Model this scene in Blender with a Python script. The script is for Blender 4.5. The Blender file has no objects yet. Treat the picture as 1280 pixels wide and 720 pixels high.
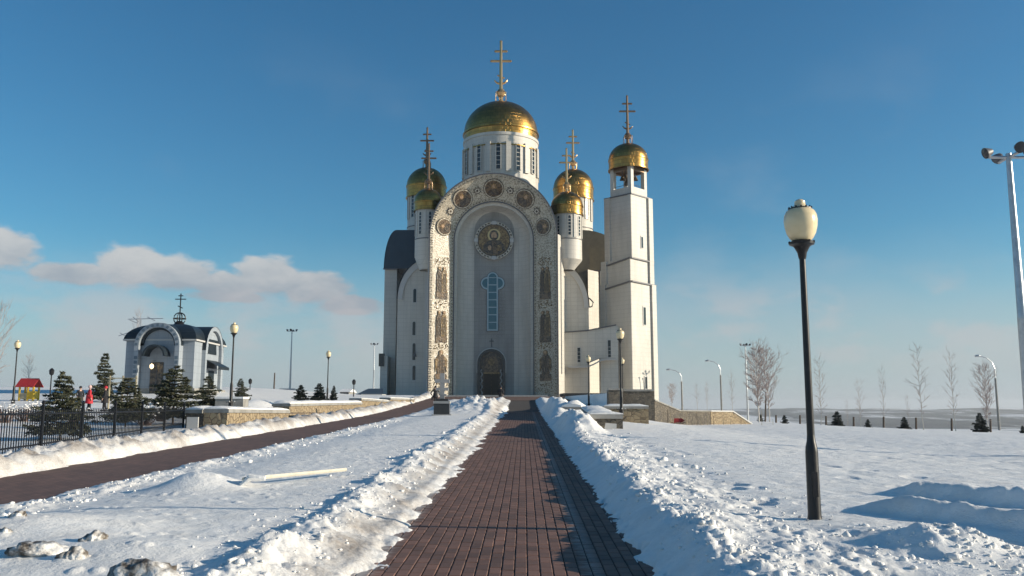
import bpy, bmesh, math, random
import numpy as np
from mathutils import Vector, Matrix
random.seed(7); rs = np.random.RandomState(5)
S = bpy.context.scene
COL = S.collection
PI = math.pi
# ------------------------------------------------------------------ camera, world, sun, exposure
F = 1080.0; EYE = 1.65; TH = math.radians(8.01)
cam = bpy.data.objects.new('camera', bpy.data.cameras.new('camera')); COL.objects.link(cam)
cam.location = (0, 0, EYE); cam.rotation_euler = (PI/2+TH, 0, 0)
cam.data.sensor_width = 36; cam.data.lens = F/1280*36
cam.data.clip_start = .1; cam.data.clip_end = 20000
S.camera = cam
SUN_EL, SUN_AZ = math.radians(15.5), math.radians(96.8)          # azimuth from +Y towards +X
sdir = Vector((math.sin(SUN_AZ)*math.cos(SUN_EL), math.cos(SUN_AZ)*math.cos(SUN_EL), math.sin(SUN_EL)))
sl = bpy.data.lights.new('sun', 'SUN'); sl.energy = 5.0; sl.angle = math.radians(.5); sl.color = (1, .88, .70)
sun = bpy.data.objects.new('sun', sl); COL.objects.link(sun); sun.rotation_euler = sdir.to_track_quat('Z', 'Y').to_euler()
sun.location = (60, -8, 60)
S.view_settings.view_transform = 'Standard'; S.view_settings.look = 'None'
S.view_settings.gamma = 1; S.view_settings.exposure = 0.36
W = bpy.data.worlds.new('World'); S.world = W; W.use_nodes = True
def world():
    nt = W.node_tree; N = nt.nodes; L = nt.links; N.clear()
    def nd(t, **k):
        n = N.new(t)
        for a, b in k.items(): setattr(n, a, b)
        return n
    def mth(op, a, b=None, c=None, clamp=False):
        n = nd('ShaderNodeMath', operation=op, use_clamp=clamp)
        for i, v in enumerate((a, b, c)):
            if v is None: continue
            if isinstance(v, (int, float)): n.inputs[i].default_value = v
            else: L.new(v, n.inputs[i])
        return n.outputs[0]
    def mix(f, a, b):
        n = nd('ShaderNodeMix', data_type='RGBA')
        if isinstance(f, (int, float)): n.inputs[0].default_value = f
        else: L.new(f, n.inputs[0])
        for i, v in ((6, a), (7, b)):
            if isinstance(v, tuple): n.inputs[i].default_value = v+(1,)
            else: L.new(v, n.inputs[i])
        return n.outputs[2]
    def sstep(v, a, b):
        n = nd('ShaderNodeMapRange', interpolation_type='SMOOTHSTEP'); L.new(v, n.inputs[0])
        n.inputs[1].default_value = a; n.inputs[2].default_value = b
        return n.outputs[0]
    sky = nd('ShaderNodeTexSky', sky_type='NISHITA'); sky.sun_disc = False
    sky.sun_elevation = SUN_EL; sky.sun_rotation = SUN_AZ; sky.altitude = 300; sky.air_density = 1.0; sky.dust_density = .6; sky.ozone_density = 2.2
    tc = nd('ShaderNodeTexCoord'); sp = nd('ShaderNodeSeparateXYZ'); L.new(tc.outputs['Generated'], sp.inputs[0])
    x, y, z = sp.outputs
    az = mth('MULTIPLY', mth('ARCTAN2', x, y), 180/PI); el = mth('MULTIPLY', mth('ARCSINE', z), 180/PI)
    cv = nd('ShaderNodeCombineXYZ'); L.new(az, cv.inputs[0]); L.new(mth('MULTIPLY', el, 1.9), cv.inputs[1])
    def noise(scale, det, off, rough=.55):
        m = nd('ShaderNodeVectorMath', operation='ADD'); L.new(cv.outputs[0], m.inputs[0]); m.inputs[1].default_value = off
        n = nd('ShaderNodeTexNoise'); L.new(m.outputs[0], n.inputs['Vector']); n.inputs['Scale'].default_value = scale
        n.inputs['Detail'].default_value = det; n.inputs['Roughness'].default_value = rough
        return n.outputs['Fac']
    n1 = noise(.20, 6, (3, 7, 1)); n2 = noise(.55, 6, (30, 2, 4)); n3 = noise(.07, 3, (80, 9, 2)); n4 = noise(.06, 5, (11, 40, 8))
    hs = nd('ShaderNodeHueSaturation'); L.new(sky.outputs[0], hs.inputs['Color']); hs.inputs['Saturation'].default_value = SKY_SAT; hs.inputs['Value'].default_value = SKY_VAL
    gm = nd('ShaderNodeMix', data_type='RGBA', blend_type='MULTIPLY'); gm.inputs[0].default_value = 1; L.new(hs.outputs[0], gm.inputs[6]); gm.inputs[7].default_value = SKY_TINT+(1,)
    col = gm.outputs[2]
    # a pale veil that thickens towards the horizon, all round
    veil = mth('MULTIPLY', sstep(mth('ADD', el, mth('MULTIPLY', mth('SUBTRACT', n3, .5), 5)), 11.5, -1), .93, clamp=True)
    col = mix(veil, col, VEIL)
    # thin streaks
    str_ = mth('MULTIPLY', mth('MULTIPLY', sstep(n4, .52, .75), sstep(el, 26, 5)), .35)
    col = mix(str_, col, VEIL2)
    # low cumulus: separate puffs (az, el, width, height), ring of noise-made ones elsewhere
    puffs = [(-31.2, 9.2, 2.7, 1.5), (-27.2, 8.0, 2.6, .8), (-24.0, 8.7, 2.3, 1.5), (-21.4, 8.3, 2.6, 1.3), (-18.6, 7.7, 2.6, 1.0), (-15.9, 8.5, 2.5, 1.6), (-13.0, 7.9, 2.8, 1.3), (-10.6, 6.8, 2.4, .8), (-18.5, 7.1, 3, .5),
             (-38, 9.0, 5, 1.5), (-47, 8.7, 5, 1.7), (-58, 9, 6, 1.6), (44, 8.6, 6, 1.2), (60, 9, 7, 1.5), (-75, 8.6, 7, 1.6), (90, 8.4, 8, 1.5), (120, 9, 9, 1.7), (150, 8.5, 9, 1.5), (-150, 9, 9, 1.6), (-120, 8.4, 9, 1.5), (-97, 8.8, 8, 1.4), (178, 8.8, 8, 1.4)]
    tot = None; hgt = None
    for (a, e, w, h) in puffs:
        da = mth('DIVIDE', mth('SUBTRACT', az, a), w); de = mth('DIVIDE', mth('SUBTRACT', el, e), h)
        d = mth('ADD', mth('MULTIPLY', da, da), mth('MULTIPLY', de, de))
        g = mth('EXPONENT', mth('MULTIPLY', d, -1.0))
        tot = g if tot is None else mth('MAXIMUM', tot, g)
    dens = mth('ADD', tot, mth('ADD', mth('MULTIPLY', mth('SUBTRACT', n1, .5), .45), mth('MULTIPLY', mth('SUBTRACT', n2, .5), .8)))
    cm = mth('MULTIPLY', sstep(dens, .36, .66), .93)
    # sunlit tops and grey undersides come from where in the puff one looks
    lit = sstep(mth('ADD', mth('ADD', mth('MULTIPLY', mth('SUBTRACT', el, 7.9), .6), mth('MULTIPLY', mth('SUBTRACT', n1, .5), 3.2)), mth('MULTIPLY', mth('SUBTRACT', n2, .5), 1.6)), -.7, 1.4)
    ccol = mix(lit, CL_DARK, CL_LIT)
    col = mix(cm, col, ccol)
    # faint low pinkish bank
    b = mth('MULTIPLY', mth('MULTIPLY', sstep(n1, .44, .62), mth('MULTIPLY', sstep(el, 9.5, 6), sstep(el, 1.0, 4.5))), .38)
    col = mix(b, col, CL_PINK)
    bg = nd('ShaderNodeBackground'); L.new(col, bg.inputs[0]); bg.inputs[1].default_value = .07
    out = nd('ShaderNodeOutputWorld'); L.new(bg.outputs[0], out.inputs[0])
SKY_SAT, SKY_VAL, SKY_TINT = 1.22, 1.27, (.66, 1.05, 1.10)
VEIL = (4.9, 5.6, 6.3); VEIL2 = (5.0, 5.6, 6.2); CL_DARK = (3.9, 4.4, 5.0); CL_LIT = (6.6, 6.7, 6.7); CL_PINK = (6.6, 6.0, 6.0)
world()
# ------------------------------------------------------------------ helpers
def P(px, py, Y):
    xc = (px-640)/F; yc = (360-py)/F
    t = Y/(math.cos(TH)-yc*math.sin(TH))
    return Vector((xc*t, Y, EYE+(math.sin(TH)+yc*math.cos(TH))*t))
def XP(px, py, Y): return P(px, py, Y).x
def ZP(py, Y): return P(640, py, Y).z
WORLD = set()
def tag(o, label=None, cat=None, group=None, kind=None):
    if label: o['label'] = label
    if cat: o['category'] = cat
    if group: o['group'] = group
    if kind: o['kind'] = kind
    return o
def thing(name, label, cat, loc=(0, 0, 0), rz=0, group=None, world=False):
    o = bpy.data.objects.new(name, None); COL.objects.link(o); o.location = loc; o.rotation_euler = (0, 0, rz)
    o.empty_display_size = .3
    tag(o, label, cat, group)
    if world: WORLD.add(o.name)
    return o
def link(name, me, parent=None):
    o = bpy.data.objects.new(name, me); COL.objects.link(o)
    if parent is not None:
        o.parent = parent
        if parent.name in WORLD: o.location = -Vector(parent.location)
    return o
class MB:
    def __init__(s): s.v = []; s.f = []; s.sm = False
    def add(s, vs, fs):
        n = len(s.v); s.v += [tuple(a) for a in vs]; s.f += [tuple(i+n for i in f) for f in fs]; return s
    def box(s, x0, x1, y0, y1, z0, z1):
        return s.add([(x0,y0,z0),(x1,y0,z0),(x1,y1,z0),(x0,y1,z0),(x0,y0,z1),(x1,y0,z1),(x1,y1,z1),(x0,y1,z1)],
                     [(0,3,2,1),(4,5,6,7),(0,1,5,4),(1,2,6,5),(2,3,7,6),(3,0,4,7)])
    def obox(s, c, size, rz=0):                                     # centre of base, size, turn
        ca, sa = math.cos(rz), math.sin(rz); w, d, h = size; out = []
        for z in (0, h):
            for (x, y) in ((-w/2,-d/2),(w/2,-d/2),(w/2,d/2),(-w/2,d/2)):
                out.append((c[0]+x*ca-y*sa, c[1]+x*sa+y*ca, c[2]+z))
        return s.add(out, [(0,3,2,1),(4,5,6,7),(0,1,5,4),(1,2,6,5),(2,3,7,6),(3,0,4,7)])
    def prism(s, poly, z0, z1):                                     # poly in XY (ccw); z0, z1 numbers or lists
        n = len(poly)
        a = z0 if isinstance(z0, (list, tuple)) else [z0]*n; b = z1 if isinstance(z1, (list, tuple)) else [z1]*n
        vs = [(p[0], p[1], a[i]) for i, p in enumerate(poly)]+[(p[0], p[1], b[i]) for i, p in enumerate(poly)]
        return s.add(vs, [tuple(range(n))[::-1], tuple(range(n, 2*n))]+[(i, (i+1) % n, n+(i+1) % n, n+i) for i in range(n)])
    def xz(s, poly, y0, y1):                                        # outline in XZ, extruded in Y
        n = len(poly)
        vs = [(p[0], y0, p[1]) for p in poly]+[(p[0], y1, p[1]) for p in poly]
        return s.add(vs, [tuple(range(n)), tuple(range(n, 2*n))[::-1]]+[(i, n+i, n+(i+1) % n, (i+1) % n) for i in range(n)])
    def lathe(s, prof, c=(0,0,0), n=24, a0=0, a1=2*PI):
        full = abs(a1-a0-2*PI) < 1e-6; m = n if full else n+1; base = len(s.v)
        for (r, z) in prof:
            for i in range(m):
                a = a0+(a1-a0)*i/n; s.v.append((c[0]+r*math.cos(a), c[1]+r*math.sin(a), c[2]+z))
        for k in range(len(prof)-1):
            for i in range(n):
                j = (i+1) % m
                s.f.append((base+k*m+i, base+k*m+j, base+(k+1)*m+j, base+(k+1)*m+i))
        return s
    def tube(s, pts, r, n=6, r1=None, cap=True):
        pts = [Vector(p) for p in pts]; k = len(pts); base = len(s.v)
        r = r if isinstance(r, (list, tuple)) else [r+(((r1 if r1 is not None else r)-r)*i/max(1, k-1)) for i in range(k)]
        for i, p in enumerate(pts):
            d = (pts[min(i+1, k-1)]-pts[max(i-1, 0)]).normalized()
            u = d.cross(Vector((0, 0, 1)) if abs(d.z) < .95 else Vector((1, 0, 0))).normalized(); w = d.cross(u)
            for j in range(n):
                a = 2*PI*j/n; q = p+(u*math.cos(a)+w*math.sin(a))*r[i]; s.v.append(tuple(q))
        for i in range(k-1):
            for j in range(n):
                s.f.append((base+i*n+j, base+i*n+(j+1) % n, base+(i+1)*n+(j+1) % n, base+(i+1)*n+j))
        if cap: s.f.append(tuple(base+j for j in range(n))[::-1]); s.f.append(tuple(base+(k-1)*n+j for j in range(n)))
        return s
    def loft(s, rings, close=False):
        n = len(rings[0]); base = len(s.v)
        for r in rings: s.v += [tuple(p) for p in r]
        for k in range(len(rings)-1):
            for i in range(n if close else n-1):
                j = (i+1) % n; s.f.append((base+k*n+i, base+k*n+j, base+(k+1)*n+j, base+(k+1)*n+i))
        return s
    def mesh(s, name, mat, smooth=False, fix=True):
        me = bpy.data.meshes.new(name); me.from_pydata(s.v, [], s.f); me.materials.append(mat)
        if fix:
            bm = bmesh.new(); bm.from_mesh(me); bmesh.ops.recalc_face_normals(bm, faces=bm.faces); bm.to_mesh(me); bm.free()
        if smooth:
            me.polygons.foreach_set('use_smooth', [True]*len(me.polygons))
            try: me.set_sharp_from_angle(angle=math.radians(38))
            except Exception: pass
        return me
    def build(s, name, mat, parent=None, smooth=False, label=None, fix=True):
        o = link(name, s.mesh(name, mat, smooth, fix), parent)
        if label: o['label'] = label
        return o
KIDS = {}
def copy_tree(o, parent=None, loc=None, rz=None, label=None, group=None, scale=None):
    c = o.copy(); COL.objects.link(c); c.parent = parent
    if loc is not None: c.location = loc
    if rz is not None: c.rotation_euler = (0, 0, rz)
    if scale is not None: c.scale = scale if isinstance(scale, tuple) else (scale,)*3
    if label: c['label'] = label
    if group: c['group'] = group
    if o.name not in KIDS: KIDS[o.name] = [k for k in bpy.data.objects if k.parent == o]
    for ch in KIDS[o.name]:
        copy_tree(ch, c)
    return c
# ------------------------------------------------------------------ materials
def lin(r, g, b):
    f = lambda v: (v/255/12.92) if v/255 <= .04045 else ((v/255+.055)/1.055)**2.4
    return (f(r), f(g), f(b))
def mat(name, col, rough=.7, metal=0, noise=None, bump=None, coat=0, spec=None):
    """noise=(scale, second colour, contrast lo, hi); bump=(scale, strength, distance)"""
    m = bpy.data.materials.new(name); m.use_nodes = True; nt = m.node_tree; N = nt.nodes; L = nt.links
    b = N['Principled BSDF']; b.inputs['Base Color'].default_value = col+(1,); b.inputs['Roughness'].default_value = rough; b.inputs['Metallic'].default_value = metal
    if spec is not None: b.inputs['Specular IOR Level'].default_value = spec
    if coat: b.inputs['Coat Weight'].default_value = coat
    tc = N.new('ShaderNodeTexCoord')
    if noise:
        n = N.new('ShaderNodeTexNoise'); n.inputs['Scale'].default_value = noise[0]; n.inputs['Detail'].default_value = 8; n.inputs['Roughness'].default_value = .6
        L.new(tc.outputs['Object'], n.inputs['Vector'])
        r = N.new('ShaderNodeMapRange'); r.inputs[1].default_value = noise[2]; r.inputs[2].default_value = noise[3]; L.new(n.outputs['Fac'], r.inputs[0])
        x = N.new('ShaderNodeMix'); x.data_type = 'RGBA'; x.inputs[6].default_value = col+(1,); x.inputs[7].default_value = noise[1]+(1,)
        L.new(r.outputs[0], x.inputs[0]); L.new(x.outputs[2], b.inputs['Base Color'])
    if bump:
        n = N.new('ShaderNodeTexNoise'); n.inputs['Scale'].default_value = bump[0]; n.inputs['Detail'].default_value = 6; L.new(tc.outputs['Object'], n.inputs['Vector'])
        u = N.new('ShaderNodeBump'); u.inputs['Strength'].default_value = bump[1]; u.inputs['Distance'].default_value = bump[2]
        L.new(n.outputs['Fac'], u.inputs['Height']); L.new(u.outputs[0], b.inputs['Normal'])
    return m
M = {}
# white facade: large pale cladding plates with fine joints and some streaks
def wall_mat(name, c1, c2, grid=True):
    m = mat(name, c1, .55); nt = m.node_tree; N = nt.nodes; L = nt.links; b = N['Principled BSDF']
    tc = [n for n in N if n.type == 'TEX_COORD'][0]
    sp = N.new('ShaderNodeSeparateXYZ'); L.new(tc.outputs['Object'], sp.inputs[0])
    ad = N.new('ShaderNodeMath'); ad.operation = 'ADD'; L.new(sp.outputs[0], ad.inputs[0]); L.new(sp.outputs[1], ad.inputs[1])
    cb = N.new('ShaderNodeCombineXYZ'); L.new(ad.outputs[0], cb.inputs[0]); L.new(sp.outputs[2], cb.inputs[1])
    br = N.new('ShaderNodeTexBrick'); br.offset = 0; br.inputs['Scale'].default_value = 1; br.inputs['Brick Width'].default_value = .9; br.inputs['Row Height'].default_value = .6
    br.inputs['Mortar Size'].default_value = .018; br.inputs['Color1'].default_value = c1+(1,); br.inputs['Color2'].default_value = tuple(v*.93 for v in c1)+(1,); br.inputs['Mortar'].default_value = tuple(v*.72 for v in c1)+(1,)
    br.inputs['Bias'].default_value = -.3
    L.new(cb.outputs[0], br.inputs['Vector'])
    n = N.new('ShaderNodeTexNoise'); n.inputs['Scale'].default_value = .35; n.inputs['Detail'].default_value = 9; n.inputs['Roughness'].default_value = .65
    mp = N.new('ShaderNodeMapping'); mp.inputs['Scale'].default_value = (1.6, 1.6, .28); L.new(tc.outputs['Object'], mp.inputs[0]); L.new(mp.outputs[0], n.inputs['Vector'])
    r = N.new('ShaderNodeMapRange'); r.inputs[1].default_value = .45; r.inputs[2].default_value = .78; L.new(n.outputs['Fac'], r.inputs[0])
    x = N.new('ShaderNodeMix'); x.data_type = 'RGBA'; L.new(r.outputs[0], x.inputs[0]); L.new(br.outputs['Color'], x.inputs[6]); x.inputs[7].default_value = c2+(1,)
    L.new(x.outputs[2], b.inputs['Base Color'])
    u = N.new('ShaderNodeBump'); u.inputs['Strength'].default_value = .25; u.inputs['Distance'].default_value = .02; L.new(br.outputs['Fac'], u.inputs['Height']); u.invert = True; L.new(u.outputs[0], b.inputs['Normal'])
    return m
M['white'] = wall_mat('white_cladding', (.53, .50, .445), (.37, .35, .31))
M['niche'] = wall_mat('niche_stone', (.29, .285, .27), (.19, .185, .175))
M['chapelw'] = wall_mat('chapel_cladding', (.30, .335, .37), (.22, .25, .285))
M['trim'] = mat('pale_trim', (.47, .46, .44), .6, noise=(1.2, (.45, .44, .42), .4, .8))
M['gutter'] = mat('dark_flashing', (.10, .10, .11), .5)
def gold_mat():
    m = mat('gilded_metal', (.62, .38, .085), .26, 1.0); nt = m.node_tree; N = nt.nodes; L = nt.links; b = N['Principled BSDF']
    tc = [n for n in N if n.type == 'TEX_COORD'][0]
    sp = N.new('ShaderNodeSeparateXYZ'); L.new(tc.outputs['Normal'], sp.inputs[0])
    at = N.new('ShaderNodeMath'); at.operation = 'ARCTAN2'; L.new(sp.outputs[0], at.inputs[0]); L.new(sp.outputs[1], at.inputs[1])
    ml = N.new('ShaderNodeMath'); ml.operation = 'MULTIPLY'; L.new(at.outputs[0], ml.inputs[0]); ml.inputs[1].default_value = 6
    so = N.new('ShaderNodeSeparateXYZ'); L.new(tc.outputs['Object'], so.inputs[0])
    cb = N.new('ShaderNodeCombineXYZ'); L.new(ml.outputs[0], cb.inputs[0]); L.new(so.outputs[2], cb.inputs[1])
    br = N.new('ShaderNodeTexBrick'); br.inputs['Scale'].default_value = 1; br.inputs['Brick Width'].default_value = .8; br.inputs['Row Height'].default_value = .55; br.inputs['Mortar Size'].default_value = .03
    br.inputs['Color1'].default_value = (.60, .34, .095, 1); br.inputs['Color2'].default_value = (.44, .245, .07, 1); br.inputs['Mortar'].default_value = (.30, .17, .05, 1)
    L.new(cb.outputs[0], br.inputs['Vector'])
    n = N.new('ShaderNodeTexNoise'); n.inputs['Scale'].default_value = 1.1; n.inputs['Detail'].default_value = 7; L.new(tc.outputs['Object'], n.inputs['Vector'])
    x = N.new('ShaderNodeMix'); x.data_type = 'RGBA'; x.blend_type = 'MULTIPLY'; x.inputs[0].default_value = .55; L.new(br.outputs['Color'], x.inputs[6]); L.new(n.outputs['Fac'], x.inputs[7]); L.new(x.outputs[2], b.inputs['Base Color'])
    mr = N.new('ShaderNodeMapRange'); mr.inputs[3].default_value = .22; mr.inputs[4].default_value = .42; L.new(n.outputs['Fac'], mr.inputs[0]); L.new(mr.outputs[0], b.inputs['Roughness'])
    u = N.new('ShaderNodeBump'); u.invert = True; u.inputs['Strength'].default_value = .5; u.inputs['Distance'].default_value = .02; L.new(br.outputs['Fac'], u.inputs['Height'])
    u2 = N.new('ShaderNodeBump'); u2.inputs['Strength'].default_value = .25; u2.inputs['Distance'].default_value = .08; L.new(n.outputs['Fac'], u2.inputs['Height']); L.new(u.outputs[0], u2.inputs['Normal']); L.new(u2.outputs[0], b.inputs['Normal'])
    return m
M['gold'] = gold_mat()
M['goldplain'] = mat('polished_gilding', (.62, .40, .19), .28, .8)
M['crossdark'] = mat('weathered_gilding', (.20, .13, .08), .4, .6)
M['roof'] = mat('blue_black_roof', (.012, .032, .055), .38, .1, noise=(.8, (.022, .045, .07), .4, .8))
M['rooflit'] = mat('sunlit_roof_tone', (.16, .14, .10), .5, .1, noise=(.8, (.10, .09, .07), .4, .8))  # sun-side copy of the roof: sunlight put into the colour
M['glass'] = mat('dark_glass', (.02, .028, .035), .12)
M['blueglass'] = mat('blue_pane', (.045, .13, .17), .15)
M['chaproof'] = mat('near_black_roof', (.009, .016, .023), .45, noise=(.8, (.02, .03, .038), .4, .8))
M['frame'] = mat('pale_blue_frame', (.32, .42, .46), .5)
def mosaic_mat(name, base, second, scale=5.5, gloss=.25):
    m = mat(name, base, gloss); nt = m.node_tree; N = nt.nodes; L = nt.links; b = N['Principled BSDF']
    tc = [n for n in N if n.type == 'TEX_COORD'][0]
    v = N.new('ShaderNodeTexVoronoi'); v.inputs['Scale'].default_value = scale; L.new(tc.outputs['Object'], v.inputs['Vector'])
    sp = N.new('ShaderNodeSeparateColor'); L.new(v.outputs['Color'], sp.inputs[0])
    r = N.new('ShaderNodeMapRange'); r.inputs[1].default_value = .45; r.inputs[2].default_value = .62; L.new(sp.outputs[0], r.inputs[0])
    x = N.new('ShaderNodeMix'); x.data_type = 'RGBA'; L.new(r.outputs[0], x.inputs[0]); x.inputs[6].default_value = base+(1,); x.inputs[7].default_value = second+(1,)
    L.new(x.outputs[2], b.inputs['Base Color'])
    u = N.new('ShaderNodeBump'); u.inputs['Strength'].default_value = .6; u.inputs['Distance'].default_value = .04; L.new(v.outputs['Distance'], u.inputs['Height']); L.new(u.outputs[0], b.inputs['Normal'])
    return m
M['mosaic'] = mosaic_mat('mosaic_field', (.52, .455, .35), (.30, .255, .19), 9)
M['mosbrown'] = mosaic_mat('mosaic_brown', (.16, .105, .06), (.06, .04, .025), 5)
M['mosgold'] = mosaic_mat('mosaic_gold', (.25, .165, .07), (.13, .08, .035), 5)
M['mosdark'] = mosaic_mat('mosaic_dark', (.045, .035, .03), (.12, .09, .06), 5)
M['mospale'] = mosaic_mat('mosaic_pale', (.54, .49, .40), (.42, .37, .30), 5)
M['skinmos'] = mosaic_mat('mosaic_skin', (.42, .27, .16), (.30, .18, .10), 6)
M['iron'] = mat('black_iron', (.014, .014, .016), .38, .3, noise=(9, (.03, .028, .028), .5, .8), bump=(30, .1, .004))
M['lampglass'] = mat('cream_lamp_glass', (.76, .62, .38), .22, noise=(4, (.66, .52, .31), .4, .75), coat=.3)
M['galv'] = mat('galvanised_steel', (.46, .48, .50), .38, .7, noise=(6, (.32, .34, .36), .4, .8))
M['concrete'] = mat('weathered_concrete', (.30, .29, .27), .9, noise=(2, (.20, .19, .17), .4, .7), bump=(12, .4, .02))
def stone_mat(name, a, b_, scale=3.2, mort=(.10, .09, .08)):
    m = mat(name, a, .88); nt = m.node_tree; N = nt.nodes; L = nt.links; b = N['Principled BSDF']
    tc = [n for n in N if n.type == 'TEX_COORD'][0]
    v = N.new('ShaderNodeTexVoronoi'); v.inputs['Scale'].default_value = scale; L.new(tc.outputs['Object'], v.inputs['Vector'])
    e = N.new('ShaderNodeTexVoronoi'); e.feature = 'DISTANCE_TO_EDGE'; e.inputs['Scale'].default_value = scale; L.new(tc.outputs['Object'], e.inputs['Vector'])
    sp = N.new('ShaderNodeSeparateColor'); L.new(v.outputs['Color'], sp.inputs[0])
    x = N.new('ShaderNodeMix'); x.data_type = 'RGBA'; L.new(sp.outputs[0], x.inputs[0]); x.inputs[6].default_value = a+(1,); x.inputs[7].default_value = b_+(1,)
    r = N.new('ShaderNodeMapRange'); r.inputs[1].default_value = .015; r.inputs[2].default_value = .07; L.new(e.outputs['Distance'], r.inputs[0])
    y = N.new('ShaderNodeMix'); y.data_type = 'RGBA'; L.new(r.outputs[0], y.inputs[0]); y.inputs[6].default_value = mort+(1,); L.new(x.outputs[2], y.inputs[7]); L.new(y.outputs[2], b.inputs['Base Color'])
    u = N.new('ShaderNodeBump'); u.inputs['Strength'].default_value = .8; u.inputs['Distance'].default_value = .06; L.new(r.outputs[0], u.inputs['Height']); L.new(u.outputs[0], b.inputs['Normal'])
    return m
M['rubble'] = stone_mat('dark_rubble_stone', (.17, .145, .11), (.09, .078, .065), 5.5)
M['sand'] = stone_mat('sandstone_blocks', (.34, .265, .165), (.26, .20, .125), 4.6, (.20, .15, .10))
M['granite'] = mat('black_granite', (.03, .03, .032), .25, noise=(20, (.06, .06, .06), .5, .8))
M['greystone'] = mat('grey_stone', (.36, .35, .34), .8, noise=(5, (.24, .24, .23), .4, .8))
M['bark'] = mat('brown_bark', (.075, .055, .04), .9, noise=(12, (.13, .10, .08), .4, .8))
M['birch'] = mat('white_birch_bark', (.50, .47, .43), .8, noise=(7, (.10, .09, .08), .58, .72))
M['twig'] = mat('reddish_bare_twigs', (.20, .135, .115), .9)
M['frosttwig'] = mat('frosted_twigs', (.36, .295, .275), .9)
M['needle'] = mat('dark_spruce_needles', (.040, .050, .028), .8, noise=(5, (.12, .11, .06), .42, .72))
M['needlefar'] = mat('far_spruce_needles', (.022, .034, .028), .8, noise=(3, (.05, .06, .045), .45, .75))
M['chapeltile'] = mat('grey_blue_tile', (.10, .14, .18), .5)
M['red'] = mat('red_cloth', (.48, .018, .03), .75, noise=(6, (.34, .012, .02), .4, .8))
M['black'] = mat('black_cloth', (.014, .014, .018), .85, noise=(6, (.035, .033, .035), .5, .8))
M['skin'] = mat('skin', (.50, .31, .23), .5)
M['hatpink'] = mat('pale_pink_wool', (.62, .42, .40), .9)
M['redpaint'] = mat('red_paint', (.42, .03, .03), .5, noise=(3, (.32, .03, .03), .4, .8))
M['yellow'] = mat('yellow_paint', (.66, .42, .025), .5, noise=(3, (.52, .33, .03), .4, .8))
M['timber'] = mat('weathered_pale_timber', (.42, .36, .24), .8, noise=(6, (.28, .23, .15), .4, .8))
M['shed'] = mat('blue_grey_sheet_metal', (.06, .09, .12), .5, .3)
M['ice'] = mat('dirty_ice', (.11, .09, .07), .6, noise=(6, (.74, .72, .69), .42, .60), bump=(24, .6, .03))
def snow_mat(name, attr=False, far=False):
    m = mat(name, (.80, .81, .83), .62, spec=.3); nt = m.node_tree; N = nt.nodes; L = nt.links; b = N['Principled BSDF']
    tc = [n for n in N if n.type == 'TEX_COORD'][0]
    n = N.new('ShaderNodeTexNoise'); n.inputs['Scale'].default_value = 2.2; n.inputs['Detail'].default_value = 10; n.inputs['Roughness'].default_value = .7; L.new(tc.outputs['Object'], n.inputs['Vector'])
    n2 = N.new('ShaderNodeTexNoise'); n2.inputs['Scale'].default_value = 26; n2.inputs['Detail'].default_value = 6; n2.inputs['Roughness'].default_value = .7; L.new(tc.outputs['Object'], n2.inputs['Vector'])
    r = N.new('ShaderNodeMapRange'); r.inputs[1].default_value = .42; r.inputs[2].default_value = .75; L.new(n.outputs['Fac'], r.inputs[0])
    x = N.new('ShaderNodeMix'); x.data_type = 'RGBA'; x.inputs[6].default_value = (.86, .845, .82, 1); x.inputs[7].default_value = (.72, .70, .67, 1); L.new(r.outputs[0], x.inputs[0])
    last = x.outputs[2]
    if attr:
        a = N.new('ShaderNodeAttribute'); a.attribute_name = 'dirt'
        mu = N.new('ShaderNodeMath'); mu.operation = 'MULTIPLY_ADD'; L.new(n2.outputs['Fac'], mu.inputs[0]); mu.inputs[1].default_value = 1.6; mu.inputs[2].default_value = -.55
        ad = N.new('ShaderNodeMath'); ad.operation = 'MULTIPLY_ADD'; L.new(a.outputs['Fac'], ad.inputs[0]); ad.inputs[1].default_value = 1.5; L.new(mu.outputs[0], ad.inputs[2])
        rr = N.new('ShaderNodeMapRange'); rr.inputs[1].default_value = .55; rr.inputs[2].default_value = 1.9; rr.inputs[4].default_value = .95; L.new(ad.outputs[0], rr.inputs[0])
        y = N.new('ShaderNodeMix'); y.data_type = 'RGBA'; L.new(rr.outputs[0], y.inputs[0]); L.new(last, y.inputs[6]); y.inputs[7].default_value = (.16, .115, .08, 1); last = y.outputs[2]
    L.new(last, b.inputs['Base Color'])
    u = N.new('ShaderNodeBump'); u.inputs['Strength'].default_value = .38; u.inputs['Distance'].default_value = .05; L.new(n2.outputs['Fac'], u.inputs['Height'])
    n3 = N.new('ShaderNodeTexNoise'); n3.inputs['Scale'].default_value = 5; n3.inputs['Detail'].default_value = 5; L.new(tc.outputs['Object'], n3.inputs['Vector'])
    u2 = N.new('ShaderNodeBump'); u2.inputs['Strength'].default_value = .2; u2.inputs['Distance'].default_value = .12; L.new(n3.outputs['Fac'], u2.inputs['Height']); L.new(u.outputs[0], u2.inputs['Normal']); L.new(u2.outputs[0], b.inputs['Normal'])
    return m
M['snow'] = snow_mat('trampled_snow', True); M['snowcap'] = snow_mat('snow_cap')
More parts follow.
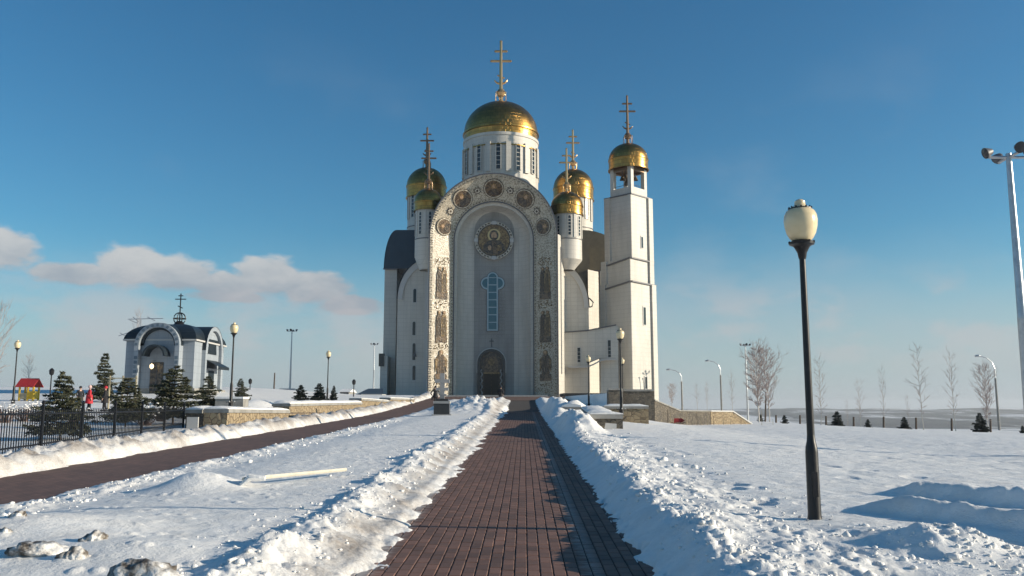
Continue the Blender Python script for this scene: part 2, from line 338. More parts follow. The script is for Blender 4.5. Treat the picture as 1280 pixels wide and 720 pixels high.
# ------------------------------------------------------------------ terrain
def hash2(ix, iy, seed):
    h = (ix.astype(np.int64)*374761393+iy.astype(np.int64)*668265263+seed*1442695041) & 0xffffffff
    h = ((h ^ (h >> 13))*1274126177) & 0xffffffff
    return ((h ^ (h >> 16)) & 0xffff)/65535.0
def vnoise(x, y, seed=0):
    ix = np.floor(x); iy = np.floor(y); fx = x-ix; fy = y-iy
    fx = fx*fx*fx*(fx*(fx*6-15)+10); fy = fy*fy*fy*(fy*(fy*6-15)+10)
    a = hash2(ix, iy, seed); b = hash2(ix+1, iy, seed); c = hash2(ix, iy+1, seed); d = hash2(ix+1, iy+1, seed)
    return (a+(b-a)*fx)*(1-fy)+(c+(d-c)*fx)*fy
def fbm(x, y, seed=0, oct=4):
    s = 0; a = .5
    for i in range(oct):
        s = s+a*(vnoise(x, y, seed+i*17)-.5); x = x*2.03+3.1; y = y*2.03+1.7; a *= .5
    return s
def lumps(x, y, seed, prob):                                        # rounded clods, one per unit cell at most
    ix = np.floor(x); iy = np.floor(y); best = np.zeros_like(x)
    for dx in (-1, 0, 1):
        for dy in (-1, 0, 1):
            cx = ix+dx; cy = iy+dy
            ex = hash2(cx, cy, seed) < prob
            px = cx+.2+.6*hash2(cx, cy, seed+1); py = cy+.2+.6*hash2(cx, cy, seed+2); r = .22+.42*hash2(cx, cy, seed+3)
            an = hash2(cx, cy, seed+4)*3.14; qx = x-px; qy = y-py
            ux = qx*np.cos(an)+qy*np.sin(an); uy = (-qx*np.sin(an)+qy*np.cos(an))*1.5
            d2 = ux*ux+uy*uy
            best = np.maximum(best, np.where(ex, np.sqrt(np.maximum(r*r-d2, 0)), 0))
    return best
def ss(a, b, x): t = np.clip((x-a)/(b-a), 0, 1); return t*t*(3-2*t)
def rise(Y): return .0231*Y+.011*(np.sqrt((Y-58.)**2+36)+(Y-58.))
Z_PLAZA = ZP(497.5, 108)
def base(X, Y):
    X = np.asarray(X, float); Y = np.asarray(Y, float)
    Yc = np.clip(Y, -30, 1e9); z = np.minimum(rise(Yc), Z_PLAZA)
    z = z-ss(3, 14, X)*.8*z*1.0
    z = z-.014*np.clip(Y, -10, 1e9)*ss(14, 50, X)
    z = z+.010*np.clip(Y, 0, 90)*ss(14, 32, -X)
    R = np.sqrt(X*X+Y*Y)
    z = z-np.clip(R-125, 0, 1e9)*.075*ss(125, 200, R)
    return z
def bz(x, y): return float(base(x, y))
SL = .0139
L0, L1 = -9.85, -7.35                                               # left road edges in u
def snow_thick(X, Y):
    u = X-SL*Y
    near = ss(90, 20, Y)
    e1 = fbm(X*1.1, Y*.8, 3, 5)*.45; e2 = fbm(X*2.3, Y*1.7, 9, 5)
    rough = lumps(X*5, Y*5, 11, .75)*.13+lumps(X*11, Y*11, 21, .8)*.05
    big = lumps(X*2.1, Y*2.1, 31, .45)*.22
    t = .16+.05*fbm(X*.35, Y*.3, 40, 4)+.018*fbm(X*2.2, Y*2.2, 41, 5)
    # main path: a banked berm on either side
    ur = u-e1*.35
    # right bank: steep ploughed face, flat top
    face = ss(1.04, 1.60+.1*e2, ur)
    hi = ss(28.5, 31.5, Y)*ss(38.5, 36, Y)*.50+ss(44.5, 48, Y)*ss(66, 58, Y)*.75
    right = face*(.27+.05*e2)+np.exp(-((ur-1.72)/.22)**2)*(.04+rough*.45+.14*e2*near)
    right = right+ss(1.05, 1.95, u)*ss(3.0, 2.2, u)*hi*(1+.5*e2)
    right = right-(.13*ss(1.9, 3.3, u))
    right = right+np.exp(-((ur-2.5)/.75)**2)*(rough*.30+.07*e2)
    # left bank, lumpy and wide
    ul = u+e1*.35
    left = ss(-1.45, -1.6, ul)*.03+ss(-1.6, -2.25, ul)*(.165+.16*fbm(X*.7, Y*.5, 14, 3))-ss(-2.3, -3.1, ul)*.08
    left = left+np.exp(-((ul+2.15)/.42)**2)*(rough*.42+big*.22+.22*e2)
    thin = ss(-1.25, -1.65, ul+.30*fbm(X*7, Y*5, 12, 6)+.55*fbm(X*1.2, Y*1.3, 13, 5))*.045
    med = ss(-2.6, -3.2, u)*(t*1.0-.02)
    t0 = np.where(u > 0, right, np.maximum(left, 0)+thin+0*med)
    t0 = np.where(u < -2.4, np.maximum(left*ss(-4, -3, u), (.17+.04*fbm(X*.5, Y*.4, 40, 4))*(1-.80*ss(-4.6, -7.0, u))), t0)
    # median edge by the left road
    um = u+e1*.35+.35*fbm(X*2.5, Y*1.6, 17, 4)
    edge = np.exp(-((um+6.75)/.40)**2)*(.045+rough*.5+big*.25+.10*e2)
    t0 = t0+edge
    # left road: cut to the surface, banks beyond it
    inroad = ss(L0-.25, L0+.1, um)*ss(L1+.25, L1-.1, um)
    bank2 = np.exp(-((um+10.55)/.5)**2)*(.20+rough*.4+big*.4+.32*e2+.25*fbm(X*3.5, Y*3, 18, 4))*ss(9, 16, Y)
    t0 = np.where(u < -9, .16+.04*fbm(X*.5, Y*.4, 40, 4)+bank2, t0)
    # right field
    field = .17+.05*fbm(X*.22, Y*.2, 50, 4)+.05*fbm(X*1.3, Y*1.1, 51, 5)*ss(3.5, 6, u)-.05*np.clip(fbm(X*.9, Y*2.6, 52, 4)-.12, 0, 1)
    t0 = np.where(u > 2.6, right*ss(3.6, 2.6, u)+field*ss(2.6, 3.6, u), t0)
    # footprints and small clods over the field
    t0 = t0-lumps(X*2.2+3, Y*2.2, 61, .38)*.11*ss(2.1, 2.6, u)*ss(34, 18, Y)*(1-ss(3.0, 4.6, u))
    t0 = t0-lumps(X*1.6+3, Y*1.6, 63, .16)*.07*ss(4, 6, u)
    t0 = t0+lumps(X*7, Y*7, 64, .12)*.03*(u < -2.6)*(u > -7)
    t0 = t0+.025*fbm(X*3.0, Y*3.0, 66, 4)*(np.abs(u) > 2.0)
    # snow thrown up in the lower right, with two dug walls and a lane
    def ridge(x0, y0, x1, y1, w, h, back=1.):
        dx, dy = x1-x0, y1-y0; l = math.hypot(dx, dy); nx, ny = -dy/l, dx/l
        a = ((X-x0)*dx+(Y-y0)*dy)/l; d = (X-x0)*nx+(Y-y0)*ny+e1*.5
        end = ss(-.5, .35, a)*ss(l+.5, l-.4, a)
        prof = np.where(d < 0, ss(-w*.75, 0, d), np.exp(-(d/(w*back))**2))
        return prof*h*end
    rr = ridge(5.6, 12.6, 9.6, 8.9, .34, .20, 1.2)+ridge(4.45, 10.8, 7.6, 7.3, .34, .19, .9)
    lane = ss(-.1, -.5, ((X-4.45)*.753+(Y-10.9)*.658))*ss(-1.7, -1.2, ((X-4.45)*.753+(Y-10.9)*.658))*ss(9.6, 8.9, Y)*ss(7.1, 7.6, Y+.6*X-3)
    t0 = t0+rr*(1+.9*e2)+np.clip(rr*3, 0, 1)*(rough*.6+big*.25)-lane*.12
    md = np.exp(-(((X-4.0)/.55)**2+((Y-8.35)/.42)**2))*.30+np.exp(-(((X-5.1)/.35)**2+((Y-7.6)/.3)**2))*.26+np.exp(-(((X-3.0)/.6)**2+((Y-7.7)/.35)**2))*.14
    md = md+np.exp(-(((X-6.2)/.8)**2+((Y-7.6)/.3)**2))*.18+np.exp(-(((X-3.7)/.8)**2+((Y-9.1)/.4)**2))*.10
    md = md*.55; t0 = t0+md*(1+1.2*e2)+(rough*.7+big*.22)*np.clip(md*4, 0, 1)
    # mound in the median with the half-buried pole, bigger heap at the far end
    t0 = t0+.24*np.exp(-(((X+4.75)/.62)**2+((Y-13.4)/.5)**2))
    t0 = t0+.22*np.exp(-(((X+5.1)/1.1)**2+((Y-9.0)/1.0)**2))+.12*np.exp(-(((X+3.4)/.9)**2+((Y-8.0)/.6)**2))
    hp = np.exp(-(((X+2.6)/1.9)**2+((Y-62)/6.5)**2)); t0 = t0+hp*(.72+.5*e2+rough*2+big*1.2)
    hp2 = np.exp(-(((X+7.6)/1.3)**2+((Y-95)/2.5)**2)); t0 = t0+hp2*.8
    hp3 = np.exp(-(((X+17)/1.6)**2+((Y-58)/4)**2)); t0 = t0+hp3*.7
    # the plaza before the cathedral and the two paths are swept
    onpath = ss(-1.48, -1.15, ul+.30*fbm(X*7, Y*5, 12, 6)+.55*fbm(X*1.2, Y*1.3, 13, 5))*ss(1.16, 1.06, ur+.5*fbm(X*5, Y*6, 15, 4))
    t0 = t0*(1-onpath)-.05*onpath
    t0 = t0*(1-inroad)-.05*inroad
    pl = ss(84, 88, Y)*ss(-9.8, -8.8, u)*ss(9, 8, u)*ss(118, 112, Y)*(1-np.clip(hp2*2, 0, 1))
    t0 = t0*(1-pl)-.06*pl
    far = ss(110, 150, np.sqrt(X*X+Y*Y)); t0 = t0*(1-far)+.1*far
    dirt = np.exp(-((ul+1.75)/.38)**2)*(.62+1.1*e2)*ss(-1.1, -1.4, ul)*ss(-2.6, -2.1, ul)+np.exp(-((um+10.3)/.6)**2)*(.62+1.3*e2)+np.exp(-((um+7.25)/.22)**2)*(.4+.8*e2)
    dirt = dirt+hp*.25+np.clip(md*2, 0, .5)*.5+lane*.45*(1+e2)+.42*np.clip(fbm(X*.5, Y*1.9, 71, 5)*2.4, 0, 1)*ss(4, 8, u)
    dirt = dirt+.5*lumps(X*1.4, Y*1.4, 77, .25)*ss(-3, -5, X)*ss(10.5, 8.5, Y)
    return t0, np.clip(dirt, 0, 1)
def make_ground():
    r1 = np.concatenate([[0.01, 1, 2, 3, 3.8, 4.5], 5*np.exp(np.arange(760)*.0043)]); r1 = r1[r1 < 131]
    r2 = 131*np.exp(np.arange(1, 8)*.05); r = np.concatenate([r1, r2])
    a1 = np.linspace(-.62, .62, 640); a0 = np.linspace(-PI, -.62, 46)[:-1]; a2 = np.linspace(.62, PI, 46)[1:]
    a = np.concatenate([a0, a1, a2]); nr, na = len(r), len(a)
    A, R = np.meshgrid(a, r); X = R*np.sin(A); Y = R*np.cos(A)
    t, d = snow_thick(X, Y); back = ss(3.5, 4.8, Y+0*X)
    Z = base(X, Y)+t*np.where(Y > 3.5, 1, .6)
    v = np.stack([X.ravel(), Y.ravel(), Z.ravel()], 1)
    i = np.arange(nr-1)[:, None]*na+np.arange(na-1)[None, :]; i = i.ravel()
    f = np.stack([i, i+na, i+na+1, i+1], 1)[:, ::-1]
    me = bpy.data.meshes.new('snow_ground'); me.vertices.add(len(v)); me.vertices.foreach_set('co', v.ravel())
    me.loops.add(f.size); me.loops.foreach_set('vertex_index', f.ravel().astype(np.int32))
    me.polygons.add(len(f)); me.polygons.foreach_set('loop_start', np.arange(0, f.size, 4, dtype=np.int32)); me.polygons.foreach_set('loop_total', np.full(len(f), 4, np.int32))
    me.update(calc_edges=True); me.validate()
    at = me.attributes.new('dirt', 'FLOAT', 'POINT'); at.data.foreach_set('value', d.ravel().astype(np.float32))
    me.polygons.foreach_set('use_smooth', np.ones(len(f), bool)); me.materials.append(M['snow'])
    n = me.polygons[len(f)//2].normal
    if n.z < 0: me.flip_normals()
    o = link('snow_ground', me); tag(o, kind='structure'); return o
ground = make_ground()
def gz(x, y): return float(base(x, y)+snow_thick(np.array([float(x)]), np.array([float(y)]))[0][0])
# far land: a valley and hills under patchy snow and forest
def far_land():
    m = mat('far_hills', (.6, .62, .66), .9); nt = m.node_tree; N = nt.nodes; L = nt.links; b = N['Principled BSDF']; tc = [n for n in N if n.type == 'TEX_COORD'][0]
    mp = N.new('ShaderNodeMapping'); mp.inputs['Scale'].default_value = (.0035, .0014, .004); L.new(tc.outputs['Object'], mp.inputs[0])
    n = N.new('ShaderNodeTexNoise'); n.inputs['Scale'].default_value = 1; n.inputs['Detail'].default_value = 9; n.inputs['Roughness'].default_value = .62; L.new(mp.outputs[0], n.inputs['Vector'])
    r = N.new('ShaderNodeMapRange'); r.inputs[1].default_value = .42; r.inputs[2].default_value = .5; L.new(n.outputs['Fac'], r.inputs[0])
    x = N.new('ShaderNodeMix'); x.data_type = 'RGBA'; L.new(r.outputs[0], x.inputs[0]); x.inputs[6].default_value = (.70, .70, .71, 1); x.inputs[7].default_value = (.028, .032, .034, 1); L.new(x.outputs[2], b.inputs['Base Color'])
    r = np.concatenate([150*np.exp(np.arange(260)*.0145)]); a = np.linspace(-1.2, 1.2, 420); A, R = np.meshgrid(a, r); X = R*np.sin(A); Y = R*np.cos(A)
    Z = -3-40*ss(150, 700, R)+46*ss(1500, 4600, R)+18*fbm(X/420, Y/420, 5, 5)*ss(500, 1400, R)+14*fbm(X/1300+5, Y/1300, 8, 4)*ss(900, 2400, R)
    Z = Z+3.0*fbm(X/40, Y/60, 15, 4)*ss(400, 900, R)
    v = np.stack([X.ravel(), Y.ravel(), Z.ravel()], 1); nr, na = len(r), len(a)
    i = (np.arange(nr-1)[:, None]*na+np.arange(na-1)[None, :]).ravel(); f = np.stack([i, i+1, i+na+1, i+na], 1)[:, ::-1]
    me = bpy.data.meshes.new('hills'); me.from_pydata(v.tolist(), [], f.tolist()); me.materials.append(m); me.polygons.foreach_set('use_smooth', np.ones(len(f), bool))
    if me.polygons[0].normal.z < 0: me.flip_normals()
    o = link('hills', me); tag(o, kind='structure')
far_land()
# ------------------------------------------------------------------ paths
def paver_mat(name, scale_brick=None):
    m = mat(name, (.10, .06, .048), .72); nt = m.node_tree; N = nt.nodes; L = nt.links; b = N['Principled BSDF']
    geo = N.new('ShaderNodeNewGeometry'); sp = N.new('ShaderNodeSeparateXYZ'); L.new(geo.outputs['Position'], sp.inputs[0])
    u = N.new('ShaderNodeMath'); u.operation = 'MULTIPLY_ADD'; L.new(sp.outputs[1], u.inputs[0]); u.inputs[1].default_value = -SL; L.new(sp.outputs[0], u.inputs[2])
    mp = N.new('ShaderNodeMapping'); mp.inputs['Scale'].default_value = (8.5, 4.2, 1); L.new(geo.outputs['Position'], mp.inputs[0])
    wn = N.new('ShaderNodeTexWhiteNoise')
    if scale_brick:
        br = N.new('ShaderNodeTexBrick'); br.inputs['Scale'].default_value = 1; br.inputs['Brick Width'].default_value = .24; br.inputs['Row Height'].default_value = .118; br.inputs['Mortar Size'].default_value = .006
        rot = N.new('ShaderNodeMapping'); rot.inputs['Rotation'].default_value = (0, 0, PI/2); L.new(geo.outputs['Position'], rot.inputs[0]); L.new(rot.outputs[0], br.inputs['Vector'])
        br.inputs['Color1'].default_value = (.175, .095, .068, 1); br.inputs['Color2'].default_value = (.125, .070, .052, 1); br.inputs['Mortar'].default_value = (.03, .022, .018, 1); c0 = br.outputs['Color']
    else:
        sn = N.new('ShaderNodeVectorMath'); sn.operation = 'SNAP'; sn.inputs[1].default_value = (.118, .24, 10)
        L.new(geo.outputs['Position'], sn.inputs[0]); L.new(sn.outputs[0], wn.inputs['Vector'])
        at = N.new('ShaderNodeAttribute'); at.attribute_name = 'tone'
        x = N.new('ShaderNodeMix'); x.data_type = 'RGBA'; L.new(at.outputs['Fac'], x.inputs[0]); x.inputs[6].default_value = (.205, .108, .078, 1); x.inputs[7].default_value = (.130, .073, .055, 1); c0 = x.outputs[2]
    n = N.new('ShaderNodeTexNoise'); n.inputs['Scale'].default_value = 1.6; n.inputs['Detail'].default_value = 8; n.inputs['Roughness'].default_value = .65; L.new(geo.outputs['Position'], n.inputs['Vector'])
    n2 = N.new('ShaderNodeTexNoise'); n2.inputs['Scale'].default_value = 1; n2.inputs['Detail'].default_value = 7; n2.inputs['Roughness'].default_value = .7
    m2 = N.new('ShaderNodeMapping'); m2.inputs['Scale'].default_value = (5, 28, 1); L.new(geo.outputs['Position'], m2.inputs[0]); L.new(m2.outputs[0], n2.inputs['Vector'])
    mr = N.new('ShaderNodeMapRange'); mr.inputs[1].default_value = .35; mr.inputs[2].default_value = .7; mr.inputs[3].default_value = .8; mr.inputs[4].default_value = 1.25; L.new(n.outputs['Fac'], mr.inputs[0])
    mm = N.new('ShaderNodeVectorMath'); mm.operation = 'SCALE'; L.new(c0, mm.inputs[0]); L.new(mr.outputs[0], mm.inputs['Scale'])
    # dry frost blown in tongues from both edges
    if not scale_brick:
        ab = N.new('ShaderNodeMath'); ab.operation = 'ADD'; L.new(u.outputs[0], ab.inputs[0]); ab.inputs[1].default_value = .40
        ac = N.new('ShaderNodeMath'); ac.operation = 'ABSOLUTE'; L.new(ab.outputs[0], ac.inputs[0])
        fr = N.new('ShaderNodeMapRange'); fr.inputs[1].default_value = .72; fr.inputs[2].default_value = 1.34; fr.inputs[3].default_value = -.22; fr.inputs[4].default_value = .62; L.new(ac.outputs[0], fr.inputs[0])
        s2 = N.new('ShaderNodeMath'); s2.operation = 'ADD'; L.new(fr.outputs[0], s2.inputs[0]); L.new(n2.outputs['Fac'], s2.inputs[1])
        s3 = N.new('ShaderNodeMapRange'); s3.inputs[1].default_value = .58; s3.inputs[2].default_value = .78; s3.inputs[4].default_value = .75; L.new(s2.outputs[0], s3.inputs[0])
        s4 = N.new('ShaderNodeMapRange'); s4.inputs[1].default_value = .74; s4.inputs[2].default_value = .50; L.new(u.outputs[0], s4.inputs[0])
        s5 = N.new('ShaderNodeMath'); s5.operation = 'MULTIPLY'; L.new(s3.outputs[0], s5.inputs[0]); L.new(s4.outputs[0], s5.inputs[1])
        y = N.new('ShaderNodeMix'); y.data_type = 'RGBA'; L.new(s5.outputs[0], y.inputs[0]); L.new(mm.outputs[0], y.inputs[6]); y.inputs[7].default_value = (.50, .49, .47, 1)
        L.new(y.outputs[2], b.inputs['Base Color'])
    else: L.new(mm.outputs[0], b.inputs['Base Color'])
    n4 = N.new('ShaderNodeTexNoise'); n4.inputs['Scale'].default_value = 90; n4.inputs['Detail'].default_value = 3; L.new(geo.outputs['Position'], n4.inputs['Vector'])
    bp = N.new('ShaderNodeBump'); bp.inputs['Strength'].default_value = .35; bp.inputs['Distance'].default_value = .006; L.new(n4.outputs['Fac'], bp.inputs['Height']); L.new(bp.outputs[0], b.inputs['Normal'])
    return m
M['paver'] = paver_mat('brown_pavers'); M['roadpaver'] = paver_mat('brown_road_pavers', True)
M['mortar'] = mat('path_bed', (.035, .026, .022), .95, noise=(30, (.08, .07, .06), .5, .8))
def strip(name, u0, u1, y0, y1, dz, material, step=2.0):
    mb = MB(); ys = list(np.arange(y0, y1+.01, step)); rings = []
    for y in ys:
        z = bz(0, y)+dz; rings.append([(u0+SL*y, y, z), ((u0+u1)/2+SL*y, y, z), (u1+SL*y, y, z)])
    mb.loft(rings); o = mb.build(name, material, fix=False); me = o.data
    if me.polygons[0].normal.z < 0: me.flip_normals()
    tag(o, kind='structure'); return o
path = strip('path', -2.02, 1.40, -8, 100, -.012, M['mortar'])
strip('left_path', L0-.4, L1+.4, -8, 100, -.004, M['roadpaver'])
pz = MB(); rng = []
for y in np.arange(84, 118.1, 2): rng.append([(x, y, bz(0, y)+.004) for x in (-9.5+SL*y, 0, 9.2+SL*y)])
pz.loft(rng); o = pz.build('plaza', M['roadpaver'], fix=False); tag(o, kind='structure')
if o.data.polygons[0].normal.z < 0: o.data.flip_normals()
def brick_geo(w, l, h=.04, b=.006):
    x, y = w/2, l/2
    vs = [(-x,-y,-h),(x,-y,-h),(x,y,-h),(-x,y,-h),(-x,-y,-b),(x,-y,-b),(x,y,-b),(-x,y,-b),(-x+b,-y+b,0),(x-b,-y+b,0),(x-b,y-b,0),(-x+b,y-b,0)]
    fs = [(0,1,5,4),(1,2,6,5),(2,3,7,6),(3,0,4,7),(4,5,9,8),(5,6,10,9),(6,7,11,10),(7,4,8,11),(8,9,10,11)]
    return vs, fs
def pavers():
    cw, cl, jt = .118, .24, .010
    vs, fs = brick_geo(cw-jt, cl-jt); meshes = []
    for k in range(5):
        me = bpy.data.meshes.new('paver'); me.from_pydata(vs, [], fs); me.materials.append(M['paver'])
        at = me.attributes.new('tone', 'FLOAT', 'POINT'); at.data.foreach_set('value', [k/4]*len(vs)); meshes.append(me)
    cols = int(3.32/cw); cnt = 0; V = []; Fc = []; T = []
    row = 0; y = 4.6
    slots = []
    while y < 60:
        for c in range(cols):
            u = -1.98+(c+.5)*cw; yy = y+(cl/2 if c % 2 else 0); slots.append((u, yy))
        y += cl; row += 1
    for (u, yy) in slots:
        x = u+SL*yy; z = bz(0, yy)+random.uniform(-.0025, .0025); tn = random.random()
        if yy > 7.15 and cnt < 300 and -1.7 < u < 1.16:
            o = link('paver', meshes[int(tn*5)], path); o.location = (x, yy, z); o.rotation_euler = (.0231+random.uniform(-.006, .006), random.uniform(-.008, .008), -SL+random.uniform(-.008, .008)); cnt += 1
        else:
            n = len(V); V += [(x+a-SL*b, yy+b, z+c+.0231*b) for (a, b, c) in vs]; Fc += [tuple(i+n for i in f) for f in fs]; T += [tn]*12
    me = bpy.data.meshes.new('pavers_beyond'); me.from_pydata(V, [], Fc); me.materials.append(M['paver'])
    at = me.attributes.new('tone', 'FLOAT', 'POINT'); at.data.foreach_set('value', T)
    o = link('pavers_beyond', me, path); o['kind'] = 'stuff'
pavers()
# ------------------------------------------------------------------ the cathedral
D0 = 115.0
Z0 = Z_PLAZA-.05
CX = XP(616.5, 400, D0)
cath = thing('cathedral', 'tall white cathedral with golden domes, a mosaic arch and a bell tower', 'cathedral', (CX, D0, Z0), world=True)
NP = 40
def arch_profile(r, zc, y, z0=None, n=NP):
    z0 = Z0 if z0 is None else z0
    pts = [Vector((CX-r, y, z0+(zc-z0)*i/8)) for i in range(8)]
    pts += [Vector((CX-r*math.cos(PI*i/n), y, zc+r*math.sin(PI*i/n))) for i in range(n+1)]
    pts += [Vector((CX+r, y, zc-(zc-z0)*i/8)) for i in range(1, 9)]
    return pts
r0 = (XP(696, 300, D0)-XP(538, 300, D0))/2; zc0 = ZP(217.5, D0)-r0
Y1 = D0+2.0; r1 = (XP(665.5, 300, Y1)-XP(566, 300, Y1))/2; zc1 = ZP(252, Y1)-r1
Y2 = D0+4.8; r2 = (XP(641, 350, Y2)-XP(591, 350, Y2))/2; zc2 = ZP(265, Y2)-r2
pr0 = arch_profile(r0, zc0, D0); pr1 = arch_profile(r1, zc1, Y1)
def lerpP(a, b, t, off=0):
    return [p.lerp(q, t) for p, q in zip(a, b)]
MB().loft([pr0, lerpP(pr0, pr1, .5), pr1]).build('mosaic_border', M['mosaic'], cath)
# thin lip round the border, outside and inside
def rim(name, r, zc, y0, y1, th, m):
    a = arch_profile(r, zc, y0); b = arch_profile(r+th, zc, y0); c = arch_profile(r+th, zc, y1); d = arch_profile(r, zc, y1)
    return MB().loft([a, b, c, d, a]).build(name, m, cath)
rim('arch_flashing', r0, zc0, D0-.12, D0+.25, .16, M['gutter'])
rim('inner_rim', r1-.10, zc1, Y1-.10, Y1+.15, .14, M['gutter'])
# white reveal, stepped then hollowed
ra = arch_profile(r1-.1, zc1, Y1); rb = arch_profile(r1-.12, zc1, Y1+.35); rc = arch_profile(r1-.42, zc1-.05, Y1+.4)
rings = [ra, rb, rc]
for k in range(1, 9):
    t = k/8; e = math.sin(t*PI/2); f = 1-math.cos(t*PI/2)
    rr = (r1-.42)+(r2-(r1-.42))*f; rings.append(arch_profile(rr, (zc1-.05)+(zc2-zc1+.05)*f, Y1+.4+(Y2-Y1-.4)*e))
MB().loft(rings).build('arch_reveal', M['white'], cath, smooth=True)
pr2 = arch_profile(r2, zc2, Y2)
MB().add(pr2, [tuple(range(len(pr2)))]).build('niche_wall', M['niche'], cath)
# flank walls and barrel roof of the arch block
ZW = zc0
for sgn in (-1, 1):
    xw = 1.95 if sgn > 0 else .95
    pl = [(CX+sgn*r0, D0+.1), (CX+sgn*(r0+xw*.55), D0+2.6), (CX+sgn*(r0+xw*.62), D0+12), (CX+sgn*(r0-.5), D0+12)]
    if sgn < 0: pl = pl[::-1]
    MB().prism(pl, Z0-.2, ZW+.3).build('arch_flank', M['white'], cath)
    x = CX+sgn*(r0+xw*.30)
# recessed joint lines down the right flank
xj = CX+r0+.62; MB().obox((xj, D0+1.45, ZP(467, D0)), (.10, .12, ZP(306, D0)-ZP(467, D0)), -1.15).build('wall_groove', M['gutter'], cath)
a = arch_profile(r0+.05, zc0, D0+.2); b = arch_profile(r0+.05, zc0, D0+15)
mb = MB(); mb.loft([a[8:-8], b[8:-8]]); mb.build('arch_roof', M['roof'], cath, smooth=True)
# ---- mosaics on the border: local frame (u along the arch, v across, n out)
def frame_straight(side, py, t=.5):
    Yt = D0+(Y1-D0)*t; z = ZP(py, Yt); rr = r0+(r1-r0)*t
    c = Vector((CX+side*rr, Yt, z)); V_ = Vector((-side*(r0-r1), Y1-D0, 0)).normalized()*1.0; Vx = V_ if side < 0 else -V_
    U_ = Vector((0, 0, 1)); N_ = Vx.cross(U_)*1
    if N_.y > 0: N_ = -N_
    return c+N_*.05, Vx, U_, N_
def frame_arc(deg, t=.5):                                            # 0 = top, + to the right
    a = math.radians(deg); zc = zc0+(zc1-zc0)*t; rr = r0+(r1-r0)*t; Yt = D0+(Y1-D0)*t
    rad = Vector((math.sin(a), 0, math.cos(a))); c = Vector((CX, Yt, zc))+rad*rr
    U_ = (rad*(r0-r1)-Vector((0, Y1-D0, 0))).normalized(); T_ = Vector((math.cos(a), 0, -math.sin(a))); N_ = T_.cross(U_)
    if N_.y > 0: N_ = -N_
    return c+N_*.06, T_, U_, N_
def plate(fr, pts, th, name, m, parent, off=0):
    c, X, U_, N_ = fr; n = len(pts)
    a = [c+X*p[0]+U_*p[1]+N_*(off+th) for p in pts]; b = [c+X*p[0]+U_*p[1]+N_*(off-.02) for p in pts]
    mb = MB().add(a+b, [tuple(range(n))]+[(i, (i+1) % n, n+(i+1) % n, n+i) for i in range(n)])
    return mb.build(name, m, parent)
def circ(r, n=28, cx=0, cy=0, sy=1): return [(cx+r*math.cos(2*PI*i/n), cy+r*sy*math.sin(2*PI*i/n)) for i in range(n)]
def ringplate(fr, ra_, rb_, th, name, m, parent, a0=0, a1=2*PI, n=36, off=0):
    c, X, U_, N_ = fr; V = []; Fc = []
    for i in range(n+1):
        a = a0+(a1-a0)*i/n
        for (r, h) in ((ra_, off-.02), (ra_, off+th), (rb_, off+th), (rb_, off-.02)): V.append(c+X*(r*math.cos(a))+U_*(r*math.sin(a))+N_*h)
    for i in range(n):
        for k in range(3): Fc.append((4*i+k, 4*i+k+1, 4*i+4+k+1, 4*i+4+k))
    return MB().add(V, Fc).build(name, m, parent)
def subs(parent, *items): pass
def medallion(fr, r, big=False):
    d = plate(fr, circ(r, 32), .05, 'mosaic_medallion', M['mosbrown'], cath)
    ringplate(fr, r*.98, r*1.10, .09, 'medallion_rim', M['mosaic'], d)
    ringplate(fr, r*1.10, r*1.18, .06, 'medallion_rim', M['mosdark'], d)
    plate(fr, circ(r*.34, 20, 0, r*.30), .07, 'halo', M['mosgold'], d, .0)
    plate(fr, [(-r*.62, -r*.72), (r*.62, -r*.72), (r*.52, -r*.22), (r*.22, -r*.02), (-r*.22, -r*.02), (-r*.52, -r*.22)], .085, 'robe', M['mosdark'], d)
    plate(fr, circ(r*.19, 16, 0, r*.27, 1.3), .105, 'face', M['skinmos'], d)
    return d
def star(fr, r):
    pts = [((r if i % 2 == 0 else r*.62)*math.cos(PI*i/8+PI/16), (r if i % 2 == 0 else r*.62)*math.sin(PI*i/8+PI/16)) for i in range(16)]
    o = plate(fr, pts, .05, 'star_ornament', M['mosdark'], cath)
    p2 = [(a*.70, b*.70) for a, b in pts]; plate(fr, p2, .08, 'star_centre', M['mospale'], o); plate(fr, circ(r*.26, 12), .10, 'star_boss', M['mosdark'], o)
def saints(fr, w, h, figs=2, wings=False):
    d = plate(fr, [(-w*.5, -h*.5), (w*.5, -h*.5), (w*.5, -h*.28), (-w*.5, -h*.28)], .05, 'mosaic_panel', M['mosbrown'], cath)
    for k in range(figs):
        x = (k-(figs-1)/2)*w*.42; s = (w*.27 if figs > 1 else w*.36)
        pts = [(-.9, -.30), (.9, -.30), (.95, .05), (.82, .28), (.62, .36), (.2, .40), (-.2, .40), (-.62, .36), (-.85, .25), (-.95, 0)]
        plate(fr, [(x+p[0]*s, p[1]*h) for p in pts], .07+.02*k, 'robe', M['mosbrown'] if k % 2 == 0 else M['mosgold'], d)
        for q in (-.45, .05, .5): plate(fr, [(x+q*s-.03, -.28*h), (x+q*s+.03, -.28*h), (x+q*s*.7+.03, .28*h), (x+q*s*.7-.03, .28*h)], .105+.02*k, 'robe_fold', M['mosdark'], d)
        plate(fr, circ(s*.52, 16, x, h*.435), .09, 'halo', M['mosgold'], d); plate(fr, circ(s*.28, 12, x, h*.435, 1.25), .12, 'face', M['skinmos'], d)
    if wings:
        for sg in (-1, 1): plate(fr, [(sg*w*.25, h*.33), (sg*w*.52, h*.20), (sg*w*.50, -h*.22), (sg*w*.36, -h*.02)], .06, 'wing', M['mosgold'], d)
    return d
for a, r in ((0, 1.22), (-38, 1.22), (38, 1.22), (-77, 1.05), (77, 1.05)): medallion(frame_arc(a, .52), r)
for a in (-19, 19, -58, 58): star(frame_arc(a, .5), .62)
